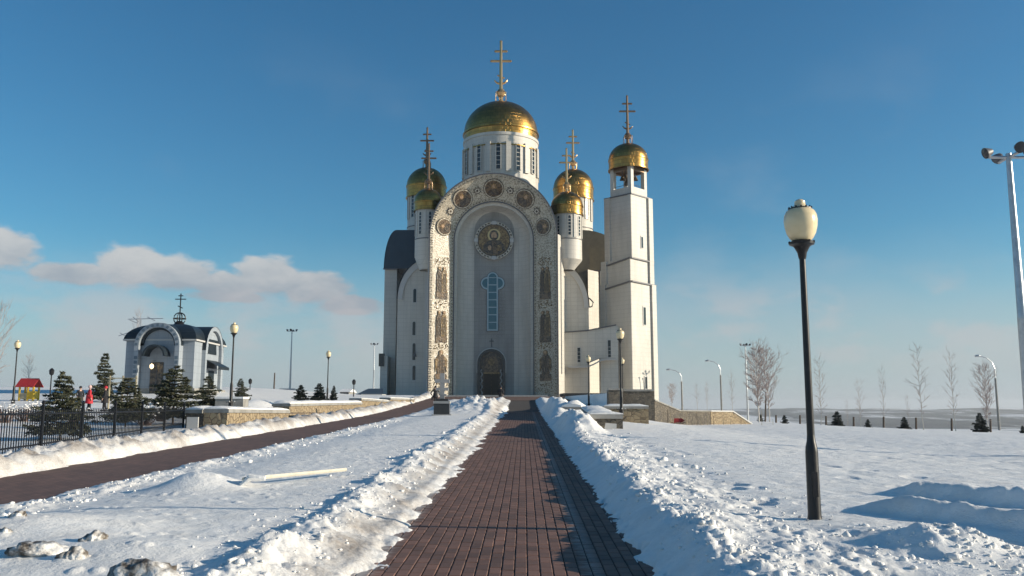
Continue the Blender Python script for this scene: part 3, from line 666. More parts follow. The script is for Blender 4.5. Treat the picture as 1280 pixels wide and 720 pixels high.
for sd in (-1, 1):
    for (ya, yb, fg, wg) in ((333, 374, 2, False), (388, 428, 2, False), (438, 476, 1, True)):
        fr = frame_straight(sd, (ya+yb)/2, .5); h = ZP(ya, D0+1)-ZP(yb, D0+1)
        saints(fr, 1.72, h, fg, wg)
# beaded edge tesserae, joined (thousands of small glass cubes)
mb = MB()
def bead(p, q, s, k):
    c = p
    mb.obox((c.x, c.y-.05, c.z-s/2), (s, s*.8, s), 0)
tot = len(pr0)
for t, s in ((.045, .13), (.11, .09), (.90, .10), (.955, .13)):
    line = lerpP(pr0, pr1, t); acc = 0
    for p, q in zip(line[:-1], line[1:]):
        L_ = (q-p).length; n = max(1, int(L_/.30))
        for i in range(n): bead(p.lerp(q, i/n)+Vector((0, -.02, 0)), None, s, i)
o = mb.build('bead_tesserae', M['mospale'], cath); o['kind'] = 'stuff'
mb = MB()
for t in (.075, .93):
    line = lerpP(pr0, pr1, t)
    for p, q in zip(line[:-1], line[1:]):
        L_ = (q-p).length; n = max(1, int(L_/.42))
        for i in range(n): bead(p.lerp(q, (i+.5)/n)+Vector((0, -.02, 0)), None, .11, i)
o = mb.build('dark_tesserae', M['mosdark'], cath); o['kind'] = 'stuff'
# little ornament flecks between figures
mb = MB()
for sd in (-1, 1):
    for k in range(150):
        fr = frame_straight(sd, random.choice((random.uniform(322, 332), random.uniform(376, 386), random.uniform(429, 437), random.uniform(478, 492))), random.uniform(.2, .82))
        mb.obox(fr[0], (.1, .08, .1), random.random())
o = mb.build('mosaic_flecks', M['mosgold'], cath); o['kind'] = 'stuff'
# ---- great medallion in the niche
YM = Y2-.55; mc = P(617.5, 300.5, YM); FR = (mc, Vector((1, 0, 0)), Vector((0, 0, 1)), Vector((0, -1, 0)))
RM = XP(641.5, 300, YM)-XP(617.5, 300, YM)
gm = plate(FR, circ(RM*.80, 48), .10, 'great_medallion', M['mosgold'], cath)
MB().xz([(mc.x+RM*1.0*math.cos(2*PI*i/48), mc.z+RM*1.0*math.sin(2*PI*i/48)) for i in range(48)], YM+.0, YM+.5).build('medallion_drum', M['trim'], cath)
ringplate(FR, RM*.80, RM*.86, .16, 'medallion_rim', M['mosdark'], gm)
for k in range(4):
    a = k*PI/2; ringplate(FR, RM*.86, RM*1.0, .12, 'medallion_rim', M['mospale'], gm, a+.17, a+PI/2-.17, 10)
    for j in range(6): ringplate(FR, RM*.895, RM*.965, .15, 'letter_block', M['mosdark'], gm, a+.25+j*.185, a+.36+j*.185, 2)
    c = (mc.x+RM*.93*math.cos(a), YM-.05, mc.z+RM*.93*math.sin(a)-.25); MB().box(c[0]-.27, c[0]+.27, YM-.2, YM+.02, c[2], c[2]+.5).build('rim_block', M['trim'], gm)
q = RM*.8
plate(FR, circ(q*.42, 28, 0, q*.34), .12, 'halo', M['goldplain'], gm)
plate(FR, circ(q*.295, 20, 0, q*.33, 1.15), .14, 'hair', M['mosdark'], gm)
plate(FR, [(-q*.72, -q*.66), (-q*.30, -q*.94), (q*.30, -q*.94), (q*.72, -q*.66), (q*.66, -q*.30), (q*.44, -q*.08), (q*.2, .02), (-q*.2, .02), (-q*.44, -q*.08), (-q*.66, -q*.30)], .13, 'robe', M['mosdark'], gm)
plate(FR, [(-q*.05, -q*.9), (q*.28, -q*.9), (q*.16, -q*.12), (-q*.16, -q*.05)], .15, 'robe_fold', M['mosbrown'], gm)
plate(FR, circ(q*.185, 18, 0, q*.30, 1.4), .17, 'face', M['skinmos'], gm)
plate(FR, [(-q*.14, q*.16), (q*.14, q*.16), (q*.10, -q*.04), (0, -q*.10), (-q*.10, -q*.04)], .19, 'beard', M['mosdark'], gm)
plate(FR, circ(q*.12, 12, -q*.28, -q*.50, 1.5), .17, 'hand', M['skinmos'], gm)
plate(FR, [(q*.18, -q*.72), (q*.50, -q*.66), (q*.48, -q*.28), (q*.20, -q*.34)], .17, 'book', M['mosgold'], gm)
# ---- cross-shaped window with panes
YW = Y2-.02
def X2(px, py): return XP(px, py, YW)
cw = MB(); xa, xb = X2(610, 370), X2(621.5, 370); zt, zb = ZP(341.5, YW), ZP(412.5, YW); xm = (xa+xb)/2; rw = (xb-xa)/2
zx0, zx1 = ZP(361, YW), ZP(347.5, YW); zm = (zx0+zx1)/2; arm = (X2(629.5, 354)-X2(602, 354))/2
def xwin(name, g, y0, m, parent):
    R = rw+g; mb = MB()
    mb.xz([(xm-R, zb-g), (xm+R, zb-g)]+[(xm+R*math.cos(a), zt-rw+R*math.sin(a)) for a in np.linspace(0, PI, 13)], y0, YW)
    ra_ = (zx1-zx0)/2+g; o_ = arm-ra_+g
    mb.xz([(xm+o_+ra_*math.cos(a), zm+ra_*math.sin(a)) for a in np.linspace(-PI/2, PI/2, 11)]+[(xm-o_+ra_*math.cos(a), zm+ra_*math.sin(a)) for a in np.linspace(PI/2, 3*PI/2, 11)], y0+.004, YW)
    return mb.build(name, m, parent)
win = xwin('cross_window', .20, YW-.10, M['gutter'], cath)
xwin('window_frame', .12, YW-.16, M['frame'], win)
xwin('window_bars', 0, YW-.17, M['frame'], win)
hz = (zt-rw-zb)/7
for k in range(7):
    z0_ = zb+k*hz; MB().box(xm-rw+.09, xm+rw-.09, YW-.20, YW-.172, z0_+.08, z0_+hz-.06).build('pane', M['blueglass'], win)
MB().xz([(xm+(rw-.1)*math.cos(a), zt-rw+.04+(rw-.1)*math.sin(a)) for a in np.linspace(0, PI, 9)], YW-.20, YW-.172).build('pane', M['blueglass'], win)
for sg in (-1, 1):
    ra_ = (zx1-zx0)/2-.1; cxr = arm-ra_-.1
    pts = [(rw+.1, zm-ra_)]+[(cxr+ra_*math.cos(a), zm+ra_*math.sin(a)) for a in np.linspace(-PI/2, PI/2, 9)]+[(rw+.1, zm+ra_)]
    MB().xz([(xm+sg*p[0], p[1]) for p in pts], YW-.20, YW-.172).build('pane', M['blueglass'], win)
# raised inscription relief beside and under the window: short carved strokes too worn to read
mb = MB(); rr_ = random.Random(3)
def relief(x0, x1, z0_, z1_):
    z = z0_
    while z < z1_:
        x = x0
        while x < x1:
            w = rr_.uniform(.10, .2)
            mb.box(x, x+w*.32, Y2-.07, Y2-.0, z, z+.26)
            if rr_.random() < .7: zz = z+rr_.choice((0, .11, .22)); mb.box(x+w*.33, x+w, Y2-.065, Y2-.0, zz, zz+.05)
            x += w+.07
        z += .46
relief(X2(600.5, 390), X2(608.5, 390), ZP(412, Y2), ZP(366, Y2)); relief(X2(623.5, 390), X2(632, 390), ZP(412, Y2), ZP(366, Y2)); relief(X2(600.5, 390), X2(632, 390), ZP(421, Y2), ZP(415, Y2)); relief(X2(609, 333), X2(626, 333), ZP(336, Y2), ZP(332, Y2))
o = mb.build('worn_inscription', M['greystone'], cath); o['kind'] = 'stuff'
mb = MB(); x = X2(614.5, 428); mb.box(x-.06, x+.06, Y2-.1, Y2, ZP(434, Y2), ZP(423, Y2)).box(x-.32, x+.32, Y2-.104, Y2, ZP(427, Y2), ZP(426, Y2)); mb.build('small_cross', M['gutter'], cath)
# ---- portal
xl, xr_ = XP(597, 470, Y2), XP(631.5, 470, Y2); xm = (xl+xr_)/2; R = (xr_-xl)/2; zt = ZP(436.5, Y2)-R
def arc_poly(cx, r, zc, zb): return [(cx-r, zb)]+[(cx-r*math.cos(a), zc+r*math.sin(a)) for a in np.linspace(0, PI, 21)]+[(cx+r, zb)]
def arc_frame(name, cx, rin, rout, zc, zb, y0, y1, m, parent):
    o_ = arc_poly(cx, rout, zc, zb); i_ = arc_poly(cx, rin, zc, zb); n = len(o_)
    A = [(p[0], y0, p[1]) for p in o_]; B = [(p[0], y0, p[1]) for p in i_]; C_ = [(p[0], y1, p[1]) for p in i_]; D = [(p[0], y1, p[1]) for p in o_]
    return MB().loft([A, B, C_, D, A]).build(name, m, parent)
portal = arc_frame('portal_frame', xm, R-.38, R, zt, Z0, Y2-.45, Y2+.02, M['granite'], cath)
arc_frame('portal_moulding', xm, R+.02, R+.16, zt, Z0+3.6, Y2-.30, Y2, M['trim'], portal)
for s_ in (-1, 1):
    pts = [(xm+s_*(R-.55)+.12*math.cos(k*1.25), Y2-.32+.12*math.sin(k*1.25), Z0+k*.17) for k in range(25)]
    MB().tube(pts, .10, 5).build('twisted_column', M['greystone'], portal)
dr = MB().xz(arc_poly(xm, R-.39, zt, Z0), Y2-.12, Y2-.02).build('portal_door', M['mosdark'], cath)
for s_ in (-1, 1):
    lf = MB().box(min(xm+s_*.04, xm+s_*(R-.9)), max(xm+s_*.04, xm+s_*(R-.9)), Y2-.2, Y2-.125, Z0+.1, Z0+3.5).build('door_leaf', mat('dark_bronze' if s_ < 0 else 'dark_bronze_right', (.03, .025, .02), .4, .5), dr)
MB().xz(arc_poly(xm, R-.95, zt, Z0+3.75), Y2-.2, Y2-.13).build('tympanum', M['mosbrown'], dr)
MB().box(xm-R+.8, xm+R-.8, Y2-.22, Y2-.131, Z0+3.5, Z0+3.74).build('lintel', M['mosgold'], dr)
plate((Vector((xm, Y2-.22, zt+.1)), Vector((1, 0, 0)), Vector((0, 0, 1)), Vector((0, -1, 0))), circ(.45, 16), .04, 'halo', M['mosgold'], dr)
# steps and plinth in front
sx0, sx1 = XP(541, 495, 112), XP(690, 495, 112)
for k in range(3): MB().box(sx0+.25*k, sx1-.25*k, 111.6+.45*k, 118, Z0-.02-.001*k, Z0+.16*(k+1)).build('step', M['greystone'], cath)
MB().box(XP(631, 495, 111), XP(654, 495, 111), 110.9, 111.5, Z0, Z0+.12).build('snow_on_step', M['snowcap'], cath)
MB().box(XP(703, 495, 116), XP(767, 495, 116), 115.6, 116.6, Z0-.5, ZP(491.5, 116)).build('plinth', M['granite'], cath)
# ---- side wings with quarter arches
def qarc(xin, zin, xout, zout, n=14):                                # from the inner top down to the outer edge, convex
    return [(xin+(xout-xin)*math.sin(a), zout+(zin-zout)*math.cos(a)) for a in np.linspace(0, PI/2, n)]
YQ = 121.5
for side, (pi, yi, po, yo, ybk) in ((-1, (541, 322, 497, 374, 134)), (1, (694, 327, 735.5, 385, 127.5))):
    arc = qarc(XP(pi, yi, YQ), ZP(yi, YQ), XP(po, yo, YQ), ZP(yo, YQ))
    poly = [(arc[0][0], Z0-.3)]+arc+[(arc[-1][0]+.02*side, Z0-.3)]
    MB().xz(poly, YQ, ybk).build('wing_wall', M['white'], cath)
    wing = [o for o in bpy.data.objects if o.name.startswith('wing_wall')][-1]
    _n1 = set(bpy.data.objects.keys())
    # archivolt and metal cover following the curve
    dx = .75*side
    A = [(p[0], YQ-.22, p[1]) for p in arc]
    inn = [(arc[0][0]+(p[0]-arc[0][0])*.86, arc[-1][1]-.6+(p[1]-arc[-1][1]+.6)*.86) for p in arc]
    Bv = [(p[0], YQ-.22, p[1]) for p in inn]; Cv = [(p[0], YQ+.02, p[1]) for p in inn]; Dv = [(p[0], YQ+.02, p[1]) for p in arc]
    MB().loft([A, Bv, Cv, Dv, A]).build('wing_archivolt', M['trim'], cath)
    out = [(p[0]+.10*side, YQ-.35, p[1]+.10) for p in arc]; outb = [(p[0], ybk, p[2]) for p in out]; low = [(p[0], YQ-.35, p[2]-.14) for p in out]
    wr_ = MB().loft([low, out, outb]).build('wing_roof', M['roof'] if side < 0 else M['rooflit'], cath)
    if side > 0:
        for o in bpy.data.objects:
            if o.type == 'MESH' and (o.name not in _n1 or o == wing):
                for v in o.data.vertices: v.co.y -= max(0, v.co.x-XP(pi, yi, YQ)-1.2)*.13
def slit(px, ya, yb, Y, w=.34, parent=cath, arched=True):
    c = P(px, (ya+yb)/2, Y); z0_, z1_ = ZP(yb, Y), ZP(ya, Y)
    pts = [(c.x-w/2, z0_), (c.x+w/2, z0_)]+[(c.x+w/2*math.cos(a), z1_-w/2+w/2*math.sin(a)) for a in np.linspace(0, PI, 7)]
    g = .10; pf = [(c.x-w/2-g, z0_-g), (c.x+w/2+g, z0_-g)]+[(c.x+(w/2+g)*math.cos(a), z1_-w/2+(w/2+g)*math.sin(a)) for a in np.linspace(0, PI, 7)]
    n = len(pts)
    fr = MB().loft([[(p[0], Y-.06, p[1]) for p in pf], [(p[0], Y-.06, p[1]) for p in pts], [(p[0], Y+.1, p[1]) for p in pts]], close=True).build('window_surround', M['trim'], parent)
    MB().xz(pts, Y-.04, Y-.02).build('pane', M['glass'], fr)
    return fr
for (a, b) in ((361, 378), (402, 419), (429, 450), (457, 475)): slit(518.5 if a < 380 else 517.5, a, b, YQ, .42)
slit(722.5, 365, 382, YQ, .5)
MB().tube([(XP(518, 452, YQ), YQ-.1, ZP(441, YQ)), (XP(519, 452, YQ), YQ-.5, ZP(440, YQ)), (XP(519, 452, YQ), YQ-.55, ZP(443, YQ))], .05, 5).tube([(XP(519, 452, YQ), YQ-.55, ZP(446, YQ)), (XP(519, 452, YQ), YQ-.55, ZP(442, YQ))], [.22, .12], 8).build('wall_lamp', M['gutter'], cath)
# inner left pilaster next to the arch
MB().box(XP(531, 400, 121), XP(541, 400, 121), 120.6, 121.6, Z0-.3, ZP(330, 121)).build('pilaster', M['trim'], cath)
# buttress strip right of the arch catching the sun, slanted
xs = XP(697.5, 400, 118); xe = XP(708, 400, 121.3)
MB().prism([(xs-1, 118.2), (xs, 118), (xe, 121.45), (xs-1, 122)], Z0-.3, [ZP(322, 118)]*2+[ZP(345, 121)]*1+[ZP(322, 118)]).build('buttress', M['white'], cath)
# ---- transepts with quarter-barrel roofs
def transept(side, xin, xout, y0, y1, ztop, zeave, wallm, roofm):
    MB().box(min(xin, xout), max(xin, xout), y0, y1, Z0-.3, zeave).build('transept_wall', wallm, cath)
    n = 12; arc = [(xin+(xout-xin)*math.sin(a)+.25*side*0, zeave+(ztop-zeave)*math.cos(a)) for a in np.linspace(0, PI/2, n)]
    arc = [(arc[0][0]-side*3, ztop)]+arc
    poly = arc+[(arc[0][0], zeave)]
    rf = MB().xz([(p[0]+(.12*side if i > 0 else 0), p[1]) for i, p in enumerate(poly)], y0-.35, y1).build('transept_roof', roofm, cath)
    g = MB(); g.box(min(xin, xout+.2*side), max(xin, xout+.2*side), y0-.42, y0-.2, zeave-.16, zeave); g.build('eave', M['gutter'], rf)
YT = 127.0
transept(-1, XP(497, 300, YT), XP(481, 335, YT), YT, YT+16, ZP(288, YT), ZP(336, YT), M['white'], M['roof'])
YR = 131.0
transept(1, XP(727, 300, YR), XP(785, 300, YR), YR, YR+14, ZP(288, YR), ZP(338, YR), M['white'], M['rooflit'])
# sloping roof shell right of the wing and the sunlit wall face beside it
MB().xz([(XP(720, 345, 129), ZP(300, 129)), (XP(737, 300, 129), ZP(300, 129)), (XP(737, 362, 129), ZP(364, 129)), (XP(722, 345, 129), ZP(364, 129))], 129, 131).build('roof_skirt', M['rooflit'], cath)
xa, xb = XP(735.5, 400, 128.6), XP(751.5, 400, 132)
MB().prism([(xa, 128.4), (xb+.3, 131.6), (xa, 133)], Z0-.3, ZP(337, 128.5)).build('slanted_wall', M['white'], cath)
MB().box(xb-.2, xb+6, 130.6, 131.01, Z0-.3, ZP(339, 131)).build('transept_wall', M['trim'], cath)
MB().tube([P(735, 372, 121), P(738, 374, 121), P(741.5, 378, 121), P(740, 383, 121), P(736.5, 384, 121)], .10, 6).build('drainpipe', M['gutter'], cath)
# bottom-left annex
MB().box(XP(475, 470, 124), XP(484, 470, 124), 124, 130, Z0-.3, ZP(445, 124)).build('annex_wall', M['white'], cath)
MB().box(XP(473.5, 450, 123.8), XP(480, 450, 123.8), 123.7, 124.6, ZP(458, 124), ZP(442, 124)).build('annex_window', M['glass'], cath)
_n0 = set(bpy.data.objects.keys())
# ---- annex between wing and tower
YA = 119.6
xa, xb, xc = XP(703, 460, YA), XP(735.5, 460, YA), XP(772, 460, YA)
zt1, zt2, zt3 = ZP(415.5, YA), ZP(414, YA), ZP(407.5, YA)
MB().xz([(xa, Z0-.3), (xb, Z0-.3), (xb, ZP(456, YA)), (xb, zt1+.25), (xa, zt1)], YA, YA+2.0).build('annex_wall', M['white'], cath)
MB().xz([(xb+.001, ZP(454, YA)), (XP(750, 450, YA), ZP(448, YA)), (xc, ZP(448, YA)), (xc, zt3), (xb+.001, zt1+.25)], YA, YA+2.0).build('annex_gallery', M['white'], cath)
MB().xz([(XP(750, 460, YA), Z0-.3), (xc, Z0-.3), (xc, ZP(448.2, YA)), (XP(750, 450, YA), ZP(448.2, YA))], YA+.03, YA+1.9).build('annex_wall', M['white'], cath)
crv = [(709, 458), (720, 458.5), (733, 458), (741, 455), (749, 450.5), (757, 449), (769, 449)]
A = [P(a, b, YA) for a, b in crv]
mb = MB(); mb.loft([[p+Vector((0, .0, 0)) for p in A], [p+Vector((0, -1.5, -.03)) for p in A], [p+Vector((0, -1.5, -.22)) for p in A], [p+Vector((0, 0, -.22)) for p in A]]); mb.build('canopy', M['trim'], cath)
A = [P(a, b, YA) for a, b in ((705, 415.6), (733, 414), (752, 410.5), (769, 407.4))]
MB().loft([[p+Vector((0, .1, .12)) for p in A], [p+Vector((0, -.2, .12)) for p in A], [p+Vector((0, -.2, -.05)) for p in A], [p+Vector((0, 0, -.05)) for p in A]]).build('coping', M['gutter'], cath)
for (px, a, b) in ((723.5, 434, 454), (761, 425, 448)):
    c = P(px, b, YA); z1_ = ZP(a, YA); f_ = MB().box(c.x-.30, c.x+.30, YA-.06, YA+.02, c.z, z1_).build('window_surround', M['trim'], cath)
    MB().box(c.x-.19, c.x+.19, YA-.085, YA-.061, c.z+.12, z1_-.1).build('pane', M['glass'], f_)
    for k in range(3): MB().box(c.x-.19, c.x+.19, YA-.10, YA-.086, c.z+.5+k*.5, c.z+.54+k*.5).build('glazing_bar', M['trim'], f_)
for o in bpy.data.objects:                                          # the annex front is turned a few degrees to the left
    if o.name not in _n0 and o.type == 'MESH':
        for v in o.data.vertices: v.co.y -= (v.co.x-xa)*.13
# ---- drums and domes
def ortho_cross(base, h, s=1.0, dark=False, parent=None, name='cross', rz=0.0):
    """base: top of the dome. Orb on stays, crescent, three bars."""
    mb = MB(); x, y, z = base; ca, sa = math.cos(rz), math.sin(rz)
    def p(a, zz, d=0): return (x+a*ca-d*sa, y+a*sa+d*ca, z+zz)
    mb.lathe([(.02, .26*h-.50*s), (.34*s, .26*h-.36*s), (.50*s, .26*h), (.34*s, .26*h+.36*s), (.02, .26*h+.50*s)], (x, y, z-.10*h), 14)
    for k in range(4):
        a = PI/4+k*PI/2; mb.tube([(x+.78*s*math.cos(a), y+.78*s*math.sin(a), z-.2), (x+.74*s*math.cos(a), y+.74*s*math.sin(a), z+.15*h), (x+.12*s*math.cos(a), y+.12*s*math.sin(a), z+.20*h)], .05*s, 5)
    s *= 1.35; mb.tube([p(0, 0), p(0, .30*h), p(0, h)], [.17*s, .14*s, .10*s], 8)
    def bar(zz, w, r=.075):
        mb.tube([p(-w, zz), p(w, zz)], r*s, 6)
        for sg in (-1, 1): mb.lathe([(.01, -.11*s), (.12*s, 0), (.01, .11*s)], p(sg*w, zz), 6)
    bar(.68*h, .15*h, .095); bar(.84*h, .085*h, .09)
    mb.tube([p(-.055*h, .45*h), p(.055*h, .40*h)], .06*s, 5)
    mb.tube([p(.105*h*math.sin(a), .40*h-.09*h*math.cos(a)) for a in np.linspace(-1.3, 1.3, 9)], [.03*s, .06*s, .08*s, .09*s, .1*s, .09*s, .08*s, .06*s, .03*s], 5)
    mb.lathe([(.01, -.14*s), (.13*s, 0), (.01, .14*s)], p(0, h), 6)
    return mb.build(name, M['crossdark'] if dark else M['goldplain'], parent, smooth=False)
def dome(cx, cy, R, zb, zt, parent=cath, seg=40, crossh=5, s=1.0, dark=False, label=None):
    H = zt-zb; pr = [(R*.97, -.12), (R*1.03, -.10), (R*1.03, .04), (R*.985, .08), (R*.99, H*.30), (R*1.0, H*.34), (R*1.025, H*.345), (R*1.025, H*.375), (R*.99, H*.39)]
    for k in range(1, 13):
        a = k/12*PI/2; pr.append((R*.99*math.cos(a)+.001, H*.39+(H*.61)*math.sin(a)))
    d = MB().lathe(pr, (cx, cy, zb), seg).build('dome', M['gold'], parent, smooth=True, label=label)
    ortho_cross((cx, cy, zt), crossh, s, dark, d)
    return d
def drum(cx, cy, R, z0_, z1_, nwin, wz0, wz1, a_off=0, rings=(), ww=.16, parent=cath, taper=None):
    pr = []
    if taper: pr += [(taper[0], taper[1]-z0_), (R, taper[2]-z0_)]
    else: pr.append((R, 0))
    pr += [(R, z1_-z0_-.5), (R*1.0, z1_-z0_-.49), (R*1.02, z1_-z0_-.45), (R*1.02, z1_-z0_)]
    d = MB().lathe(pr, (cx, cy, z0_), 48).build('drum', M['white'], parent, smooth=True)
    if rings:
        for rz_ in rings: MB().lathe([(R, -.07), (R*1.03, -.06), (R*1.03, .05), (R, .07)], (cx, cy, rz_), 48).build('cornice', M['gutter'], d)
    for k in range(nwin):
        a = a_off+2*PI*k/nwin
        if math.sin(a) > .45: continue                               # faces away from the square
        def q(rr, da, z): return (cx+rr*math.cos(a+da), cy+rr*math.sin(a+da), z)
        hw = ww; half = PI/nwin
        zc_ = wz1-hw*R*.9; arcs = [(hw*math.cos(t), zc_+hw*R*.9*math.sin(t)) for t in np.linspace(0, PI, 7)]
        outl = [(-hw, wz0)]+[(hw, wz0)]+arcs
        o_ = MB().add([q(R*1.012, da, z) for da, z in outl]+[q(R*.99, da, z) for da, z in outl], [tuple(range(len(outl)))]+[(i, (i+1) % len(outl), len(outl)+(i+1) % len(outl), len(outl)+i) for i in range(len(outl))]).build('window', M['glass'], d)
        # lattice bars joined with the surround
        f = MB(); sc = 1.55; ol = [(da*sc, z if z > wz0+.1 else wz0) for da, z in outl]; ol = [(-hw*sc, wz0-.12), (hw*sc, wz0-.12)]+[(hw*sc*math.cos(t), zc_+hw*R*.9*sc*math.sin(t)) for t in np.linspace(0, PI, 7)]
        f.loft([[q(R*1.03, da, z) for da, z in ol], [q(R*1.03, da, z) for da, z in outl], [q(R*.995, da, z) for da, z in outl]], close=True)
        nb = 6
        for j in range(1, nb): zz = wz0+(wz1-wz0)*j/nb; f.add([q(R*1.02, -hw, zz-.04), q(R*1.02, hw, zz-.04), q(R*1.02, hw, zz+.04), q(R*1.02, -hw, zz+.04)], [(0, 1, 2, 3)])
        f.build('window_lattice', M['white'], d)
        # pier between windows with a round-headed recess line
        aa = a+half
        def q2(rr, da, z): return (cx+rr*math.cos(aa+da), cy+rr*math.sin(aa+da), z)
        pw = half*.24; pz = MB()
        pv = [q2(R*1.045, -pw, wz0-.3), q2(R*1.045, pw, wz0-.3), q2(R*1.045, pw, wz1+.25), q2(R*1.045, -pw, wz1+.25)]+[q2(R*.99, -pw, wz0-.3), q2(R*.99, pw, wz0-.3), q2(R*.99, pw, wz1+.25), q2(R*.99, -pw, wz1+.25)]
        pz.add(pv, [(0, 1, 2, 3), (0, 1, 5, 4), (1, 2, 6, 5), (2, 3, 7, 6), (3, 0, 4, 7)]).build('pier', M['white'], d)
    return d
def R_(pl, pr, py, Y): return (XP(pr, py, Y)-XP(pl, py, Y))/2
def cross_h(ybase, ytop, Y): return ZP(ytop, Y)-ZP(ybase, Y)
# central
Y = 131.0; Rc = R_(579.5, 672.5, 200, Y); cx = XP(626, 200, Y)
drum(cx, Y, Rc, ZP(262, Y), ZP(179, Y), 12, ZP(224, Y), ZP(192.5, Y), -PI/2+math.radians(-3), (), .052)
dome(cx, Y, R_(580, 673, 160, Y), ZP(181.5, Y-5), ZP(129, Y), crossh=cross_h(128, 51, Y), s=1.5, label='largest gilded dome over the central drum')
# left back / front, right front / back
def tower_dome(pl, pr, Y, ybase, ytop, ycross, dl, dr_, ydb, wy, nw=8, ao=0, s=1.0, rings=(), taper=None, dark=False, label=None, crossx=None):
    cx = XP((pl+pr)/2, ybase, Y); R = R_(pl, pr, ybase, Y); Rd = R_(dl, dr_, ybase+10, Y)
    drum(cx, Y, Rd, ZP(ydb, Y), ZP(ybase-3, Y), nw, ZP(wy[1], Y), ZP(wy[0], Y), -PI/2+ao, [ZP(r, Y) for r in rings], .085, taper=taper)
    dome(cx, Y, R, ZP(ybase-1, Y-R), ZP(ytop, Y), crossh=cross_h(ytop, ycross, Y), s=s, dark=dark, label=label)
tower_dome(508, 558, 136, 243, 210, 160, 510, 556, 300, (248, 275), 8, .1, 1.1, rings=(286,), dark=True)
tower_dome(517.5, 553, 119.0, 261, 236, 180, 519, 551, 324, (268, 295), 8, .25, .95, rings=(300.5,), dark=True, taper=(1.1, ZP(338, 119), ZP(322, 119)))
tower_dome(691.5, 742, 136, 246, 212, 163, 693, 740.5, 300, (251, 277), 8, -.1, 1.1, rings=(288,))
tower_dome(688.5, 729, 118.6, 266, 240, 186, 691, 727.5, 336, (273, 297), 8, .1, .95, rings=(301,), taper=(.9, ZP(338, 118.6), ZP(326, 118.6)))
# main body behind the arch, below the drums
MB().box(CX-7.6, CX+8.3, 124, 142, Z0-.3, ZP(262, 124)).build('nave_wall', M['white'], cath)
# ---- bell tower, square, set cornerwise
YTc = 119.5; tx = XP(790, 400, YTc)
def tcorner(pl, pr, py, turn=math.radians(43)):
    # square with its near corner at (tx, .); widths from the two visible edges
    wl = tx-XP(pl, py, YTc+3); wr = XP(pr, py, YTc+2.6)-tx
    w = (wl/math.cos(turn)+wr/math.sin(turn))/2
    return w
TT = math.radians(43)
bt = None
wB = tcorner(751, 820, 430); cT = Vector((tx+0.0, YTc+wB/math.sqrt(2)))
def sq(w, ang=TT):
    h = w/2; out = []
    for (a, b) in ((-h, -h), (h, -h), (h, h), (-h, h)):
        out.append((cT.x+a*math.cos(PI/2-ang)-b*math.sin(PI/2-ang)*1, cT.y+a*math.sin(PI/2-ang)+b*math.cos(PI/2-ang)))
    return out
def face(side, w, u0, u1, d0, d1):                                   # rectangle in plan on a face: side 'L' (normal to -x-y) or 'R' (normal +x-y); u from the near corner
    cn = Vector((cT.x, cT.y-w/math.sqrt(2)*1.0)); dirv = Vector((-math.sqrt(.5), math.sqrt(.5))) if side == 'L' else Vector((math.sqrt(.5), math.sqrt(.5)))
    nrm = Vector((-math.sqrt(.5), -math.sqrt(.5))) if side == 'L' else Vector((math.sqrt(.5), -math.sqrt(.5)))
    a, b = cn+dirv*u0, cn+dirv*u1
    return [tuple(a+nrm*d0), tuple(b+nrm*d0), tuple(b+nrm*d1), tuple(a+nrm*d1)]
TT = PI/4
levels = [(Z0-.3, ZP(352, 119.5), wB), (ZP(352, 119.5), ZP(323, 120), wB*.94), (ZP(323, 120), ZP(243.5, 120.5), wB*.865)]
for i, (z0_, z1_, w) in enumerate(levels):
    if i == 2: cT.x += .30
    sh = MB().prism(sq(w, PI/4), z0_, z1_).build('tower_shaft', M['white'], cath)
    for sd in 'LR':
        pil = face(sd, w, w-1.0, w-.02, -.05, .30)
        MB().prism(pil, z0_, z1_-.01).build('tower_pilaster', M['white'], sh)
        if sd == 'L': MB().prism(face(sd, w, .02, .62, -.05, .10), z0_, z1_-.01).build('tower_pilaster', M['white'], sh)
        dz = (-.9 if i < 2 else 0)
        # sloped weathering band along the top of the stage
        pl = face(sd, w, -.1, w+.15, -.2, .28 if i < 2 else .14)
        MB().prism(pl, [z1_-.02, z1_-.02+dz*(1 if sd == 'L' else .12), z1_-.02+dz*(1 if sd == 'L' else .12), z1_-.02], [z1_+.16, z1_+.16+dz*(1 if sd == 'L' else .12), z1_+.16+dz*(1 if sd == 'L' else .12), z1_+.16]).build('stage_band', M['gutter'], sh)
def tslit(ya, yb, w, u, wd=.42):
    Yw = cT.y-w/math.sqrt(2)+u*.707; z0_, z1_ = ZP(yb, Yw), ZP(ya, Yw)
    f_ = MB().prism(face('R', w, u-wd/2-.12, u+wd/2+.12, -.02, .07), z0_-.12, z1_).build('window_surround', M['trim'], cath)
    MB().prism(face('R', w, u-wd/2, u+wd/2, .071, .085), z0_, z1_-.15).build('pane', M['glass'], f_)
    return f_
tslit(295, 310, levels[2][2], 2.3); cT.x -= .30; tslit(383, 406, wB, 2.9, .5); tslit(470, 486, wB, 2.9, .5); cT.x += .30
cT.x += .12
